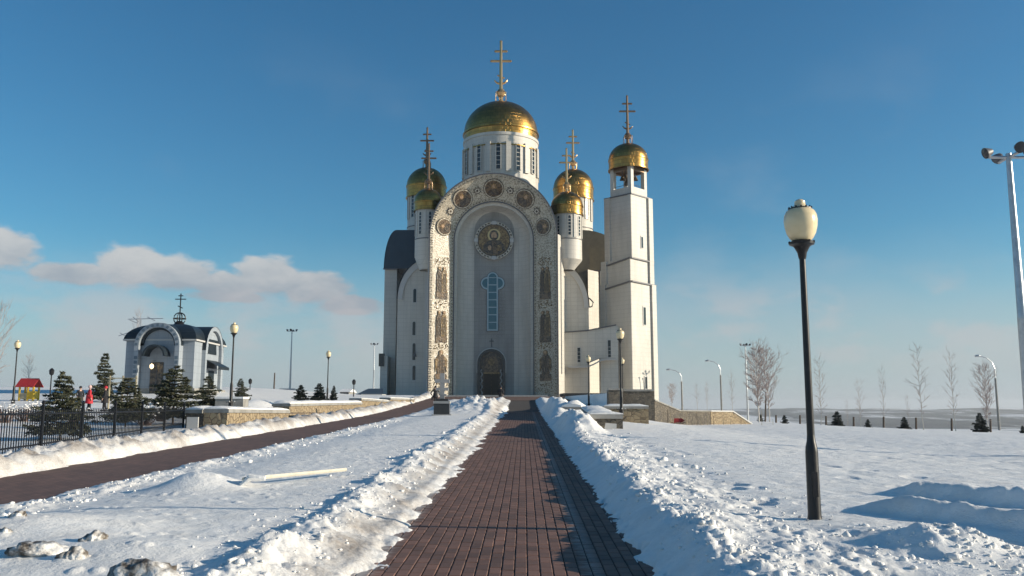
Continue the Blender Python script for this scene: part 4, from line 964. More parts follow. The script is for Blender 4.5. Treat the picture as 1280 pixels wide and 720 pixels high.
# belfry: four piers, sills, bells
wb = wB*.865*.80; zb0, zb1 = ZP(243, 121), ZP(207, 121)
zs = ZP(233, 121)
pw = .62
for (a, b) in ((0, 0), (1, 0), (1, 1), (0, 1)):
    h = wb/2; ux = Vector((math.sqrt(.5), math.sqrt(.5))); uy = Vector((-math.sqrt(.5), math.sqrt(.5)))
    c = cT+ux*((a-.5)*(wb-pw))+uy*((b-.5)*(wb-pw))
    MB().obox((c.x, c.y, zb0), (pw, pw, zb1-zb0), PI/4).build('belfry_pier', M['white'], cath)
for i, (a, b) in enumerate(((0, -1), (0, 1), (-1, 0), (1, 0))):
    ux = Vector((math.sqrt(.5), math.sqrt(.5))); uy = Vector((-math.sqrt(.5), math.sqrt(.5)))
    c = cT+ux*(a*(wb-.35)/2)+uy*(b*(wb-.35)/2); sz = (wb-2*pw, .35) if a == 0 else (.35, wb-2*pw)
    MB().obox((c.x, c.y, zb0), (sz[0], sz[1], zs-zb0), PI/4).build('belfry_sill', M['white'], cath)
    MB().obox((c.x, c.y, zb1-.5), (sz[0], sz[1], .5), PI/4).build('belfry_beam', M['crossdark'], cath)
    MB().tube([tuple(Vector((c.x, c.y, zs+.35))-Vector((ux.x if a == 0 else uy.x, ux.y if a == 0 else uy.y, 0))*(wb/2-pw)), tuple(Vector((c.x, c.y, zs+.35))+Vector((ux.x if a == 0 else uy.x, ux.y if a == 0 else uy.y, 0))*(wb/2-pw))], .04, 4).build('railing', M['gutter'], cath)
MB().prism(sq(wb-.1, PI/4), zb1-.12, zb1).build('belfry_ceiling', M['crossdark'], cath)
bm_ = mat('bell_bronze', (.16, .12, .08), .4, .8)
for k, (dx, dy, r) in enumerate(((0, 0, .75), (-.95, -.5, .42), (.95, -.45, .42), (-.5, -1.05, .32), (.5, -1.0, .32))):
    bl = MB().lathe([(r, 0), (r*.86, .18*r), (r*.62, .8*r), (r*.52, 1.25*r), (.1*r, 1.5*r), (.02, 1.5*r)], (cT.x+dx, cT.y+dy, zb1-1.0-1.6*r), 16).build('bell', bm_, cath, smooth=True)
    MB().tube([(cT.x+dx, cT.y+dy, zb1-1.05-.2*r), (cT.x+dx, cT.y+dy, zb1-.1)], .05, 5).build('hanger', M['gutter'], bl)
dome(cT.x+.02, cT.y, R_(762, 811.5, 205, 123), ZP(207.5, 121), ZP(179, 123), crossh=cross_h(179, 119, 123), s=1.1, dark=True)
# ------------------------------------------------------------------ the chapel
YC = 75.0; zg = bz(-33, 75)+.1
chap = thing('chapel', 'small white chapel with a dark curved roof and openwork cross, behind the spruces', 'chapel', (XP(205, 480, YC), YC, zg), world=True)
xl, xr_ = XP(157, 440, YC), XP(243, 440, YC); xc = XP(200.5, 440, YC); ze = ZP(426, YC); yb = 82.6; zr = ZP(404, YC)
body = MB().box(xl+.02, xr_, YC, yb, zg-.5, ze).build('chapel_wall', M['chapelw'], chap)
MB().box(xl-.25, xr_+.25, YC-.25, yb+.25, zg-.5, zg+.5).build('plinth', M['concrete'], chap)
Rp = (XP(229, 430, YC)-XP(173, 430, YC))/2; zcp = ZP(403, YC-.8)-Rp-.02
def cbarrel(name, y0, y1, r, m, thick=None):
    pts = [(xc-r*math.cos(a), zcp+r*math.sin(a)) for a in np.linspace(0, PI, 23)]
    return MB().xz([(xc-r, zg)]+pts+[(xc+r, zg)], y0, y1).build(name, m, chap)
# corner roofs: a swept shell from the eaves up to the crown
def shell(n=10):
    mb = MB(); rings = []
    for k in range(n+1):
        t = k/n; a = t*PI/2; s = math.cos(a)**.75; h = math.sin(a)
        cxx, cyy = (xl+xr_)/2, (YC+yb)/2; hw, hd = (xr_-xl)/2+.18, (yb-YC)/2+.18; z = ze+(zr+.2-ze)*h
        s = max(s, .18)
        rings.append([(cxx-hw*s, cyy-hd*s, z), (cxx+hw*s, cyy-hd*s, z), (cxx+hw*s, cyy+hd*s, z), (cxx-hw*s, cyy+hd*s, z)])
    mb.loft(rings, close=True); mb.add(rings[-1], [(0, 1, 2, 3)]); return mb.build('roof', M['chaproof'], chap)
roof = shell()
MB().loft([[(xl-.2, YC-.2, ze), (xr_+.2, YC-.2, ze), (xr_+.2, yb+.2, ze), (xl-.2, yb+.2, ze)], [(xl-.22, YC-.22, ze+.14), (xr_+.22, YC-.22, ze+.14), (xr_+.22, yb+.22, ze+.14), (xl-.22, yb+.22, ze+.14)]], close=True).build('eave', M['trim'], roof)
pts = [(xc-(Rp+.02)*math.cos(a), zcp+(Rp+.02)*math.sin(a)) for a in np.linspace(0, PI, 23)]
MB().loft([[(p[0], YC-.5, p[1]) for p in pts], [(p[0], yb-1.5, p[1]) for p in pts]]).build('roof_barrel', M['chaproof'], chap)
def aframe(name, r_out, r_in, y0, y1, m, parent, zb=None, zc=None):
    zc = zcp if zc is None else zc; zb = zg if zb is None else zb
    o_ = arc_poly(xc, r_out, zc, zb); i_ = arc_poly(xc, r_in, zc, zb)
    return MB().loft([[(p[0], y0, p[1]) for p in o_], [(p[0], y0, p[1]) for p in i_], [(p[0], y1, p[1]) for p in i_], [(p[0], y1, p[1]) for p in o_], [(p[0], y0, p[1]) for p in o_]]).build(name, m, parent)
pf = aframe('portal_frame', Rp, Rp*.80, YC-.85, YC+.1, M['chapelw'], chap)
mb = MB()
for k, p in enumerate(arc_poly(xc, Rp*.90, zcp, zg+.6)): pass
for a in np.linspace(.05, PI-.05, 13):
    c = (xc-Rp*.90*math.cos(a), YC-.88, zcp+Rp*.90*math.sin(a)); plate((Vector(c), Vector((math.sin(a), 0, math.cos(a))), Vector((-math.cos(a), 0, math.sin(a))), Vector((0, -1, 0))), [(-.11, -.12), (.11, -.12), (.11, .12), (-.11, .12)], .02, 'mosaic_tile', M['chapeltile'], pf)
for sg in (-1, 1):
    for k in range(7):
        z = zg+.7+k*.40; c = Vector((xc+sg*Rp*.90, YC-.88, z)); plate((c, Vector((1, 0, 0)), Vector((0, 0, 1)), Vector((0, -1, 0))), [(-.13, -.13), (.13, -.13), (.13, .13), (-.13, .13)], .02, 'mosaic_tile', M['chapeltile'], pf)
aframe('inner_arch', Rp*.80, Rp*.70, YC-.5, YC+.05, M['chaproof'], chap, zb=zcp+.2)
MB().xz(arc_poly(xc, Rp*.79, zcp, zg), YC-.2, YC-.02).build('portal_recess', M['chapelw'], chap)
# small canopy over the door and the doorway
zc2_ = ZP(446, YC); ri = Rp*.50; xd = XP(200, 450, YC)
o_ = [(xd-ri*math.cos(a), zc2_+ri*1.0*math.sin(a)) for a in np.linspace(0, PI, 15)]; i_ = [(xd-ri*.84*math.cos(a), zc2_+ri*.84*math.sin(a)) for a in np.linspace(0, PI, 15)]
MB().loft([[(p[0], YC-1.5, p[1]) for p in o_], [(p[0], YC-1.5, p[1]) for p in i_], [(p[0], YC-.2, p[1]) for p in i_], [(p[0], YC-.2, p[1]) for p in o_], [(p[0], YC-1.5, p[1]) for p in o_]]).build('door_canopy', M['chaproof'], chap)
dr = MB().box(XP(189, 470, YC), XP(205, 470, YC), YC-.28, YC-.205, zg, ZP(453, YC)).build('door', M['mosdark'], chap)
MB().box(XP(197, 470, YC)-.02, XP(197, 470, YC)+.02, YC-.32, YC-.29, zg+.1, ZP(455, YC)).build('door_stile', M['gutter'], dr)
lp = mat('lit_lantern', (1, .8, .5), .5); lp.node_tree.nodes['Principled BSDF'].inputs['Emission Color'].default_value = (1, .75, .42, 1); lp.node_tree.nodes['Principled BSDF'].inputs['Emission Strength'].default_value = 1.6
c = P(189.5, 458, YC-1.0); ln = MB().lathe([(.02, -.22), (.17, -.1), (.17, .12), (.02, .24)], c, 8).build('door_lantern', lp, chap)
MB().tube([(c.x, c.y, c.z+.22), (c.x, c.y, c.z+.5), (c.x, YC-.2, c.z+.55)], .025, 4).build('bracket', M['gutter'], ln)
# right-hand side: round gable with canopy
xs = xr_; ym = (YC+yb)/2+.3; Rs = 2.3; zs_ = ZP(409, ym)-Rs
def yz(poly, x0, x1, name, m, parent=chap):
    n = len(poly); vs = [(x0, p[0], p[1]) for p in poly]+[(x1, p[0], p[1]) for p in poly]
    return MB().add(vs, [tuple(range(n)), tuple(range(n, 2*n))[::-1]]+[(i, n+i, n+(i+1) % n, (i+1) % n) for i in range(n)]).build(name, m, parent)
po = [(ym-Rs*math.cos(a), zs_+Rs*math.sin(a)) for a in np.linspace(0, PI, 21)]; pi_ = [(ym-Rs*.84*math.cos(a), zs_+Rs*.84*math.sin(a)) for a in np.linspace(0, PI, 21)]
O = [(ym-Rs, zg)]+po+[(ym+Rs, zg)]; I = [(ym-Rs*.84, zg)]+pi_+[(ym+Rs*.84, zg)]
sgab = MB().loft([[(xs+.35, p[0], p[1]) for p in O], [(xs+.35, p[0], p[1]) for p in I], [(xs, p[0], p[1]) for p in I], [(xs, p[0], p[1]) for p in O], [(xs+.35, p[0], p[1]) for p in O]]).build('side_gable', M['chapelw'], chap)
MB().loft([[(xs+.37, p[0], p[1]+.03) for p in po], [(xc, p[0], p[1]+.03) for p in po]]).build('roof_barrel', M['chaproof'], chap)
yz([(ym-Rs*.8, zg)]+[(ym-Rs*.8*math.cos(a), zs_+Rs*.8*math.sin(a)) for a in np.linspace(0, PI, 15)]+[(ym+Rs*.8, zg)], xs+.03, xs+.1, 'side_wall', M['chapelw'])
sw = yz([(ym-1.1, zs_-.2), (ym+1.1, zs_-.2), (ym+.9, zs_+.9), (ym-.9, zs_+.9)], xs+.1, xs+.16, 'side_window', M['glass'])
cc = P(277, 456, ym); MB().loft([[(xs+.1, ym-1.5, zs_-.75), (xs+.1, ym+1.5, zs_-.75)], [(xs+1.25, ym-1.5, zs_-1.35), (xs+1.25, ym+1.5, zs_-1.35)], [(xs+1.25, ym-1.5, zs_-1.6), (xs+1.25, ym+1.5, zs_-1.6)], [(xs+.1, ym-1.5, zs_-1.5), (xs+.1, ym+1.5, zs_-1.5)]]).build('side_canopy', M['chaproof'], chap)
MB().box(xs+.1, xs+.15, ym-.7, ym+.7, zg, zs_-1.7).build('side_door', M['glass'], chap)
# openwork orb and cross
oc = Vector((XP(224.5, 400, 78.8), 78.8, ZP(402, 78.8))); ro = .55; mb = MB()
for k in range(4):
    a = k*PI/4; mb.tube([(oc.x+ro*math.cos(t)*math.cos(a), oc.y+ro*math.cos(t)*math.sin(a), oc.z+ro*.95+ro*math.sin(t)-.25) for t in np.linspace(0, 2*PI, 17)], .04, 4, cap=False)
mb.lathe([(ro, -.04), (ro+.05, 0), (ro, .04)], (oc.x, oc.y, oc.z+ro*.95-.25), 16); mb.lathe([(.55, -.35), (.35, -.05), (.2, .05)], oc, 12)
orb = mb.build('orb', M['iron'], chap)
zt_ = ZP(367, 78.8); h = zt_-oc.z; mb = MB().tube([oc, (oc.x, oc.y, zt_)], .055, 6)
for (f, w) in ((.80, .50), (.92, .22)): mb.tube([(oc.x-w, oc.y, oc.z+h*f), (oc.x+w, oc.y, oc.z+h*f)], .045, 5)
mb.tube([(oc.x-.22, oc.y, oc.z+h*.56), (oc.x+.22, oc.y, oc.z+h*.48)], .045, 5); mb.build('cross', M['iron'], chap)
# ------------------------------------------------------------------ street lamps
HL = ZP(249, 10.2)-bz(3.5, 10.2)-.12
def make_lamp():
    t = thing('street_lamp', 'nearest tall black street lamp with a cream globe, standing in the snow field', 'street lamp', (0, 0, 0), group='cream globe street lamps')
    MB().lathe([(.11, -.3), (.11, 0), (.088, .02), (.082, .05), (.075, .10), (.071, .80), (.066, .86), (.050, .93), (.044, 1.0)], n=18).build('base', M['iron'], t, smooth=True)
    bp = MB().obox((0, 0, -.02), (.34, .34, .035)).build('base_plate', M['iron'], t)
    for a_ in range(4): MB().lathe([(.018, 0), (.018, .05), (.002, .055)], (.13*(1 if a_ % 2 else -1), .13*(1 if a_ > 1 else -1), .01), 6).build('bolt', M['galv'], bp)
    MB().box(-.030, .030, -.081, -.068, .30, .58).build('access_door', M['iron'], t)
    MB().lathe([(.044, .98), (.041, 1.8), (.036, HL-.72), (.036, HL-.70)], n=16).build('pole', M['iron'], t, smooth=True)
    c = MB().lathe([(.036, HL-.74), (.045, HL-.72), (.055, HL-.66), (.085, HL-.60), (.105, HL-.575), (.145, HL-.56), (.15, HL-.53), (.12, HL-.52), (.11, HL-.51), (.02, HL-.51)], n=20).build('collar', M['iron'], t, smooth=True)
    for k in range(10):
        a = 2*PI*k/10; MB().tube([(.12*math.cos(a), .12*math.sin(a), HL-.55), (.155*math.cos(a), .155*math.sin(a), HL-.525)], [.018, .012], 5).build('leaf_ornament', M['iron'], c)
    MB().lathe([(.10, HL-.52), (.135, HL-.485), (.17, HL-.42), (.19, HL-.34), (.197, HL-.27), (.190, HL-.205), (.165, HL-.15), (.13, HL-.125)], n=28).build('globe', M['lampglass'], t, smooth=True)
    r = MB().lathe([(.12, HL-.14), (.138, HL-.138), (.138, HL-.118), (.115, HL-.112)], n=24).build('crown_ring', M['iron'], t)
    for k in range(14):
        a = 2*PI*k/14; MB().lathe([(.002, -.013), (.014, 0), (.002, .013)], (.132*math.cos(a), .132*math.sin(a), HL-.108), 5).build('bead', M['iron'], r)
    MB().lathe([(.12, HL-.125), (.10, HL-.10), (.072, HL-.082), (.062, HL-.055), (.062, HL-.03), (.05, HL-.018), (.03, HL-.004), (.002, HL)], n=20).build('finial_cap', M['lampglass'], t, smooth=True)
    return t
lamp = make_lamp()
def lamp_at(px, ptop, Y, label, first=False):
    p = P(px, ptop, Y); x = p.x; z = min(gz(x, Y), 50)
    s = 1.0
    zt_ = p.z
    zz = zt_-HL                                                       # all lamps the same height: base where the top says
    if first: lamp.location = (x, Y, zz)
    else: copy_tree(lamp, loc=(x, Y, zz), rz=random.random(), label=label)
lamp_at(999.5, 249, 10.2, None, True)
lamp_at(775, 410, 40.8, 'black street lamp with cream globe before the bell tower, largest of those there')
lamp_at(735.3, 444, 68, 'small cream globe street lamp left of the nearer one, before the annex canopy')
lamp_at(777.6, 447, 72, 'street lamp half hidden directly behind the nearer lamp before the bell tower')
lamp_at(293, 403, 41.5, 'black street lamp with cream globe right beside the small chapel')
lamp_at(410.8, 438, 68, 'cream globe street lamp between the chapel and the cathedral, above the sandstone walls')
lamp_at(22.5, 425, 55, 'cream globe street lamp beside the red-roofed playhouse at the far left')
# short dark bollard-like lamps far off
def dark_lamp(px, pt, pb, Y, label):
    a, b = P(px, pt, Y), P(px, pb, Y); t = thing('park_lamp', label, 'lamp post', (a.x, Y, b.z-.6), group='small dark park lamps')
    h = a.z-b.z+.6; MB().lathe([(.06, 0), (.045, h*.8), (.045, h-.55)], n=8).build('pole', M['iron'], t)
    MB().lathe([(.05, h-.6), (.17, h-.5), (.2, h-.2), (.1, h-.05), (.01, h)], n=10).build('lantern', M['iron'], t)
dark_lamp(65, 460, 500, 70, 'small dark park lamp left of the red-coated woman')
dark_lamp(313, 473, 495, 90, 'small dark park lamp just right of the chapel')
dark_lamp(442.5, 474, 492, 90, 'small dark park lamp right of the little spruces before the cathedral')
# ------------------------------------------------------------------ floodlight masts and road lamps
def floodlight(mb, hd, x, y, z, az, r=.22):
    pass
def mast(px, pt, Y, zb, label, heads=4, r=.11):
    a = P(px, pt, Y); t = thing('floodlight_mast', label, 'floodlight mast', (a.x, Y, zb), group='floodlight masts'); h = a.z-zb
    MB().lathe([(r*1.35, 0), (r*1.3, .3), (r*1.0, h*.45), (r*1.03, h*.452), (r*.95, h*.46), (r*.62, h-.1), (r*.62, h)], n=14).build('pole', M['galv'], t, smooth=True)
    MB().tube([(-.62, 0, h-.12), (.62, 0, h-.12)], .045, 6).tube([(0, -.55, h-.12), (0, .55, h-.12)], .045, 6).build('crossarm', M['galv'], t)
    for k, (dx, dy) in enumerate(((-.62, 0), (.62, 0), (.0, -.55), (.0, .55))[:heads]):
        f = thing('floodlight', None, None); f.parent = t; f.location = (dx, dy, h-.12)
        del_ = math.atan2(dx, -dy)
        u = Vector((math.sin(del_), -math.cos(del_), -.35)).normalized()
        prof = [(.02, -.13), (.08, -.12), (.12, -.04), (.17, .07), (.18, .11)]
        m4 = u.to_track_quat('Z', 'Y').to_matrix().to_4x4()
        mb = MB().lathe(prof, n=14); mb.v = [tuple(m4 @ Vector(v)+Vector((0, 0, .16))) for v in mb.v]; mb.build('housing', M['gutter'], f, smooth=True)
        mb = MB().lathe([(.175, .105), (.10, .12), (.01, .125)], n=14); mb.v = [tuple(m4 @ Vector(v)+Vector((0, 0, .16))) for v in mb.v]; mb.build('lens', M['glass'], f, smooth=True)
        MB().tube([(0, 0, 0), (0, 0, .12)], .025, 5).build('bracket', M['galv'], f)
    return t
mast(1260.5, 192, 26, bz(16, 26), 'nearest galvanised floodlight mast, cut by the right edge of the picture', r=.13)
mast(931.5, 431, 120, -.9, 'thin galvanised floodlight mast beside the big birch at the end of the ramp wall')
mast(365, 413, 120, ZP(496, 120), 'galvanised floodlight mast standing between the chapel and the left snow wall')
mast(468, 430, 165, ZP(490, 165), 'farthest floodlight mast, close to the left side of the cathedral')
def road_lamp(px, pt, Y, zb, label, side=-1):
    a = P(px, pt, Y); t = thing('road_lamp', label, 'road lamp', (a.x, Y, zb), group='curved arm road lamps'); h = a.z-zb
    MB().lathe([(.13, 0), (.11, h*.72), (.10, h*.72+.02)], n=10).build('pole', M['concrete'], t)
    MB().tube([(0, 0, h*.70), (0, 0, h*.84), (side*.25, 0, h*.92), (side*.8, 0, h*.975), (side*1.5, 0, h)], .055, 6).build('arm', M['galv'], t)
    MB().tube([(side*1.4, 0, h), (side*1.65, 0, h+.03), (side*2.05, 0, h-.02)], [.06, .13, .09], 8).build('lamp_head', M['galv'], t)
road_lamp(851.5, 462, 120, ZP(516, 120), 'curved road lamp without a bright head, nearest the bell tower')
road_lamp(900, 451, 120, ZP(516, 120), 'curved road lamp with a bright head above the middle of the ramp wall')
road_lamp(1242, 445, 95, -1.2, 'curved road lamp by the rightmost birch and spruce')
for (px, pt, pb, Y, lb) in ((342, 466, 495, 110, 'leaning thin wooden pole right of the chapel'), (956, 490, 531, 100, 'dark thin pole beside the big birch crown')):
    a, b = P(px+1.5, pt, Y), P(px, pb, Y); o = MB().tube([b-Vector((0, 0, .5)), a], .11, 7, r1=.08).build('utility_pole', M['bark']); tag(o, lb, 'pole')
# ------------------------------------------------------------------ walls of stone
def stone_wall(label, pts, h0, h1, th, m, cap=.14, snow=.0, ztop=None, side=1, capm=None, mosaic=None, nseg=True, cat='stone wall', base_drop=.4):
    """pts: plan points; ztop: list of top heights; one slab block per stretch, butted"""
    t = thing('stone_wall', label, cat, (pts[0][0], pts[0][1], bz(*pts[0])), world=True)
    for i in range(len(pts)-1):
        a, b = Vector(pts[i]), Vector(pts[i+1]); d = (b-a); L_ = d.length; n = max(1, round(L_/2.4)); nr = Vector((-d.y, d.x)).normalized()*th
        for k in range(n):
            p, q = a+d*(k/n), a+d*((k+1)/n)-d.normalized()*.012
            f = lambda s: ztop[i]+(ztop[i+1]-ztop[i])*s
            za, zb_ = f(k/n), f((k+1)/n); g = min(bz(*p), bz(*q))-base_drop
            MB().prism([tuple(p), tuple(q), tuple(q+nr), tuple(p+nr)], g, [za, zb_, zb_, za]).build('wall_block', m, t)
            o_ = nr.normalized()*.06
            cp = [tuple(p-o_), tuple(q-o_), tuple(q+nr+o_), tuple(p+nr+o_)]
            MB().prism(cp, [za+.003, zb_+.003, zb_+.003, za+.003], [za+cap, zb_+cap, zb_+cap, za+cap]).build('coping', capm or M['concrete'], t)
        if snow:
            m2 = MB(); rings = []; nn = max(3, int(L_/.35)); rr = random.Random(i)
            for k in range(nn+1):
                s = k/nn; p = a+d*s; z = ztop[i]+(ztop[i+1]-ztop[i])*s+cap; hh = snow*(1 if 0 < k < nn else .35)
                o_ = nr.normalized(); row = []
                for (w, hz) in ((-.03, 0), (-.02, .6), (.12, .95), (.5, 1.0), (.88, .9), (1.02, .55), (1.03, 0)):
                    q = p+nr*w; row.append((q.x, q.y, z+.004+hh*hz*(1+rr.uniform(-.25, .25))))
                rings.append(row)
            m2.loft(rings); m2.add(rings[0], [tuple(range(7))]).add(rings[-1], [tuple(range(7))]); m2.build('snow_cover', M['snowcap'], t, smooth=True)
    return t
def wp(px, py, Y): p = P(px, py, Y); return (p.x, p.y)
# left sandstone walls
def pz_(px, py, Y): return P(px, py, Y).z
a, b, c = (XP(254, 520, 33), 33), (XP(337, 520, 42), 42), None
stone_wall('front sandstone wall with snow on its coping, nearest to the iron fence', [(XP(232, 520, 33.2), 33.2), (XP(254, 520, 33), 33.0)], 0, 0, 1.2, M['rubble'], snow=.12, ztop=[ZP(515, 33)-.05]*2, capm=M['concrete'])
stone_wall('long sandstone wall in the sun with a white snow band, left of the bending path', [(XP(254.5, 520, 33), 33), (XP(337, 520, 40.5), 40.5)], 0, 0, -.9, M['sand'], snow=.10, ztop=[ZP(516.0, 33), ZP(516.5, 40.5)])
stone_wall('low sandstone wall behind the snow bank, with a thick white top', [(XP(341, 510, 46), 46), (XP(436, 510, 60), 60)], 0, 0, -.9, M['sand'], snow=.14, ztop=[ZP(508, 46), ZP(505.5, 60)])
stone_wall('far stepped sandstone wall at the end of the bending path, near the cathedral', [(XP(437, 505, 61), 61), (XP(474, 505, 69), 69)], 0, 0, -.8, M['sand'], snow=.06, ztop=[ZP(500.5, 61), ZP(503.0, 69)])
stone_wall('last short sandstone wall before the plaza on the left', [(XP(475, 505, 69.2), 69.2), (XP(507, 505, 78), 78)], 0, 0, -.8, M['sand'], snow=.07, ztop=[ZP(499.5, 69.2), ZP(500.5, 78)])
t = thing('wooden_bench', 'low brown plank bench against the sandstone wall on the left', 'bench', (XP(338, 518, 42), 42, bz(-11, 42)), world=True)
xb0, xb1 = XP(339, 516, 42.5), XP(392, 516, 48)
for k in range(3): MB().prism([(xb0+.18*k, 42.5-.08*k), (xb1+.18*k, 48-.08*k), (xb1+.15+.18*k, 47.95-.08*k), (xb0+.15+.18*k, 42.45-.08*k)], ZP(516, 42.5)-.05, ZP(516, 42.5)+.0).build('plank', M['bark'], t)
for s_ in (.1, .9): MB().obox((xb0+(xb1-xb0)*s_+.25, 42.5+5.5*s_, bz(-11, 44)-.2), (.35, .5, ZP(516, 42.5)-.06-bz(-11, 44)+.2), .3).build('support', M['sand'], t)
o = MB().obox((XP(241, 525, 32.4), 32.4, bz(-12, 32.4)), (.42, .08, .62), 0).build('white_board', M['trim']); tag(o, 'small white board leaning by the dark end of the left wall', 'board')
# right side
WZ = ZP(523.5, 33.5)
xn, xf = XP(727, 530, 33.6), XP(700, 515, 47)
stone_wall('nearest dark stone parapet right of the main path, with a thick snowy coping', [(XP(737, 530, 33.4), 33.4), (XP(779, 530, 33.4), 33.4)], 0, 0, 1.1, M['rubble'], snow=.10, ztop=[WZ]*2, cap=.17)
stone_wall('dark stone parapet running back along the right bank of the path', [(XP(736, 530, 33.6), 33.8), (XP(727, 520, 42), 42)], 0, 0, -.01-.9, M['rubble'], snow=.12, ztop=[ZP(521, 33.8), ZP(514, 42)], cap=.15)
stone_wall('second dark parapet further up the right bank, under a snow pillow', [(XP(703, 512, 46), 46.4), (XP(727, 512, 46), 46.2)], 0, 0, 2.4, M['rubble'], snow=.30, ztop=[ZP(511, 46)]*2, cap=.10)
stone_wall('dark stump-like end block of the parapet beside the path', [(XP(689, 508, 52), 52), (XP(702, 508, 52), 52)], 0, 0, 1.1, M['rubble'], snow=.12, ztop=[ZP(506.5, 52)]*2, cap=.06)
stone_wall('sandstone wall with a bright white coping behind the near lamp', [(XP(755, 515, 43), 43), (XP(811, 515, 43), 43)], 0, 0, 1.0, M['sand'], snow=.10, ztop=[ZP(511.0, 43)]*2, cap=.12)
stone_wall('tall dark stone terrace wall below the bell tower', [(XP(761, 500, 60), 60), (XP(818, 500, 60), 60)], 0, 0, 1.2, M['rubble'], ztop=[ZP(489.2, 60)]*2, cap=.14, base_drop=1.2)
stone_wall('projecting dark pier of the terrace wall, left of its long part', [(XP(761, 500, 59.2), 59.3), (XP(779, 500, 59.2), 59.3)], 0, 0, .6, M['rubble'], ztop=[ZP(487.6, 59.3)]*2, cap=.12, base_drop=1.2)
rx = [(818.5, 61, 501.0), (850, 64, 514.2), (888, 67, 514.6), (916, 69, 515.0), (939, 70.5, 530.5)]
pr = [(XP(a, 515, y), y) for a, y, c in rx]; pt = [ZP(c, y) for a, y, c in rx]
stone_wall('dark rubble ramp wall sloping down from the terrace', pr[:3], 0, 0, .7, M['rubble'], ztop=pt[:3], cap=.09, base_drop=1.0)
stone_wall('ramp wall end with sunlight put into its stone colour, sloping down to the field', [(pr[2][0]+.02, pr[2][1])]+pr[3:], 0, 0, .7, M['sand'], ztop=pt[2:], cap=.10, base_drop=.9, capm=M['trim'])  # same wall continued; paler stone and coping stand in for sunlight
o = MB().add([(-.30, 0, 0), (.30, 0, 0), (.34, .16, .42), (-.18, .16, .46), (-.30, -.05, 0), (.30, -.05, 0), (.34, .11, .42), (-.18, .11, .46)], [(0, 3, 2, 1), (4, 5, 6, 7), (0, 1, 5, 4), (1, 2, 6, 5), (2, 3, 7, 6), (3, 0, 4, 7)]).build('white_plate', M['trim']); o.location = (XP(762, 540, 33.1), 33.0, bz(3.8, 33)+.02); o.scale = (.8, 1, .8)
tag(o, 'tilted white plate leaning on the nearest dark parapet', 'plate')
# terrace block under tower side (fills behind walls)
o = MB().prism([(XP(762, 500, 61), 61.3), (XP(814, 500, 61), 61.3), (XP(795, 500, 118), 112), (XP(703, 500, 112), 112), (XP(703, 500, 95), 90)], bz(8, 61)-1, [ZP(491, 60.5)]*2+[Z0-.02]*3).build('terrace', M['snowcap']); tag(o, kind='structure')
mb = MB(); rr = random.Random(9)
for (px, py, Y, s) in ((745, 497, 62, 1.3), (737, 499, 60, .8), (753, 500, 60, .7)):
    pass
# ------------------------------------------------------------------ monument cross on plinth
mx, my = XP(552.5, 515, 49.5), 49.5; mz = bz(mx, my)+.10
t = thing('memorial_cross', 'grey stone cross on a black plinth in the snow before the mosaic arch', 'monument', (mx, my, mz))
MB().obox((0, 0, -.2), (1.10, 1.0, .32)).build('footing', M['greystone'], t)
MB().prism([(-.44, -.4), (.44, -.4), (.44, .4), (-.44, .4)], .121, .72).build('plinth', M['granite'], t)
MB().box(-.47, .47, -.43, .43, .724, .86).build('plinth_cap', M['greystone'], t)
MB().box(-.36, .36, -.33, .33, .864, 1.0).build('upper_block', M['granite'], t)
h = ZP(466.5, my)-mz; zc = 1.0
MB().prism([(-.13, -.10), (.13, -.10), (.13, .10), (-.13, .10)], 1.004, h).build('cross_shaft', M['greystone'], t)
for (z, w, hh) in ((h-.55, .42, .20), (h-.98, .36, .16)):
    MB().box(-w, w, -.115, .115, z, z+hh).build('cross_arm', M['greystone'], t)
mb = MB(); mb.add([(-.26, -.11, 1.28), (.26, -.11, 1.12), (.26, .11, 1.12), (-.26, .11, 1.28), (-.26, -.11, 1.40), (.26, -.11, 1.24), (.26, .11, 1.24), (-.26, .11, 1.40)], [(0, 3, 2, 1), (4, 5, 6, 7), (0, 1, 5, 4), (1, 2, 6, 5), (2, 3, 7, 6), (3, 0, 4, 7)]).build('footrest', M['greystone'], t)
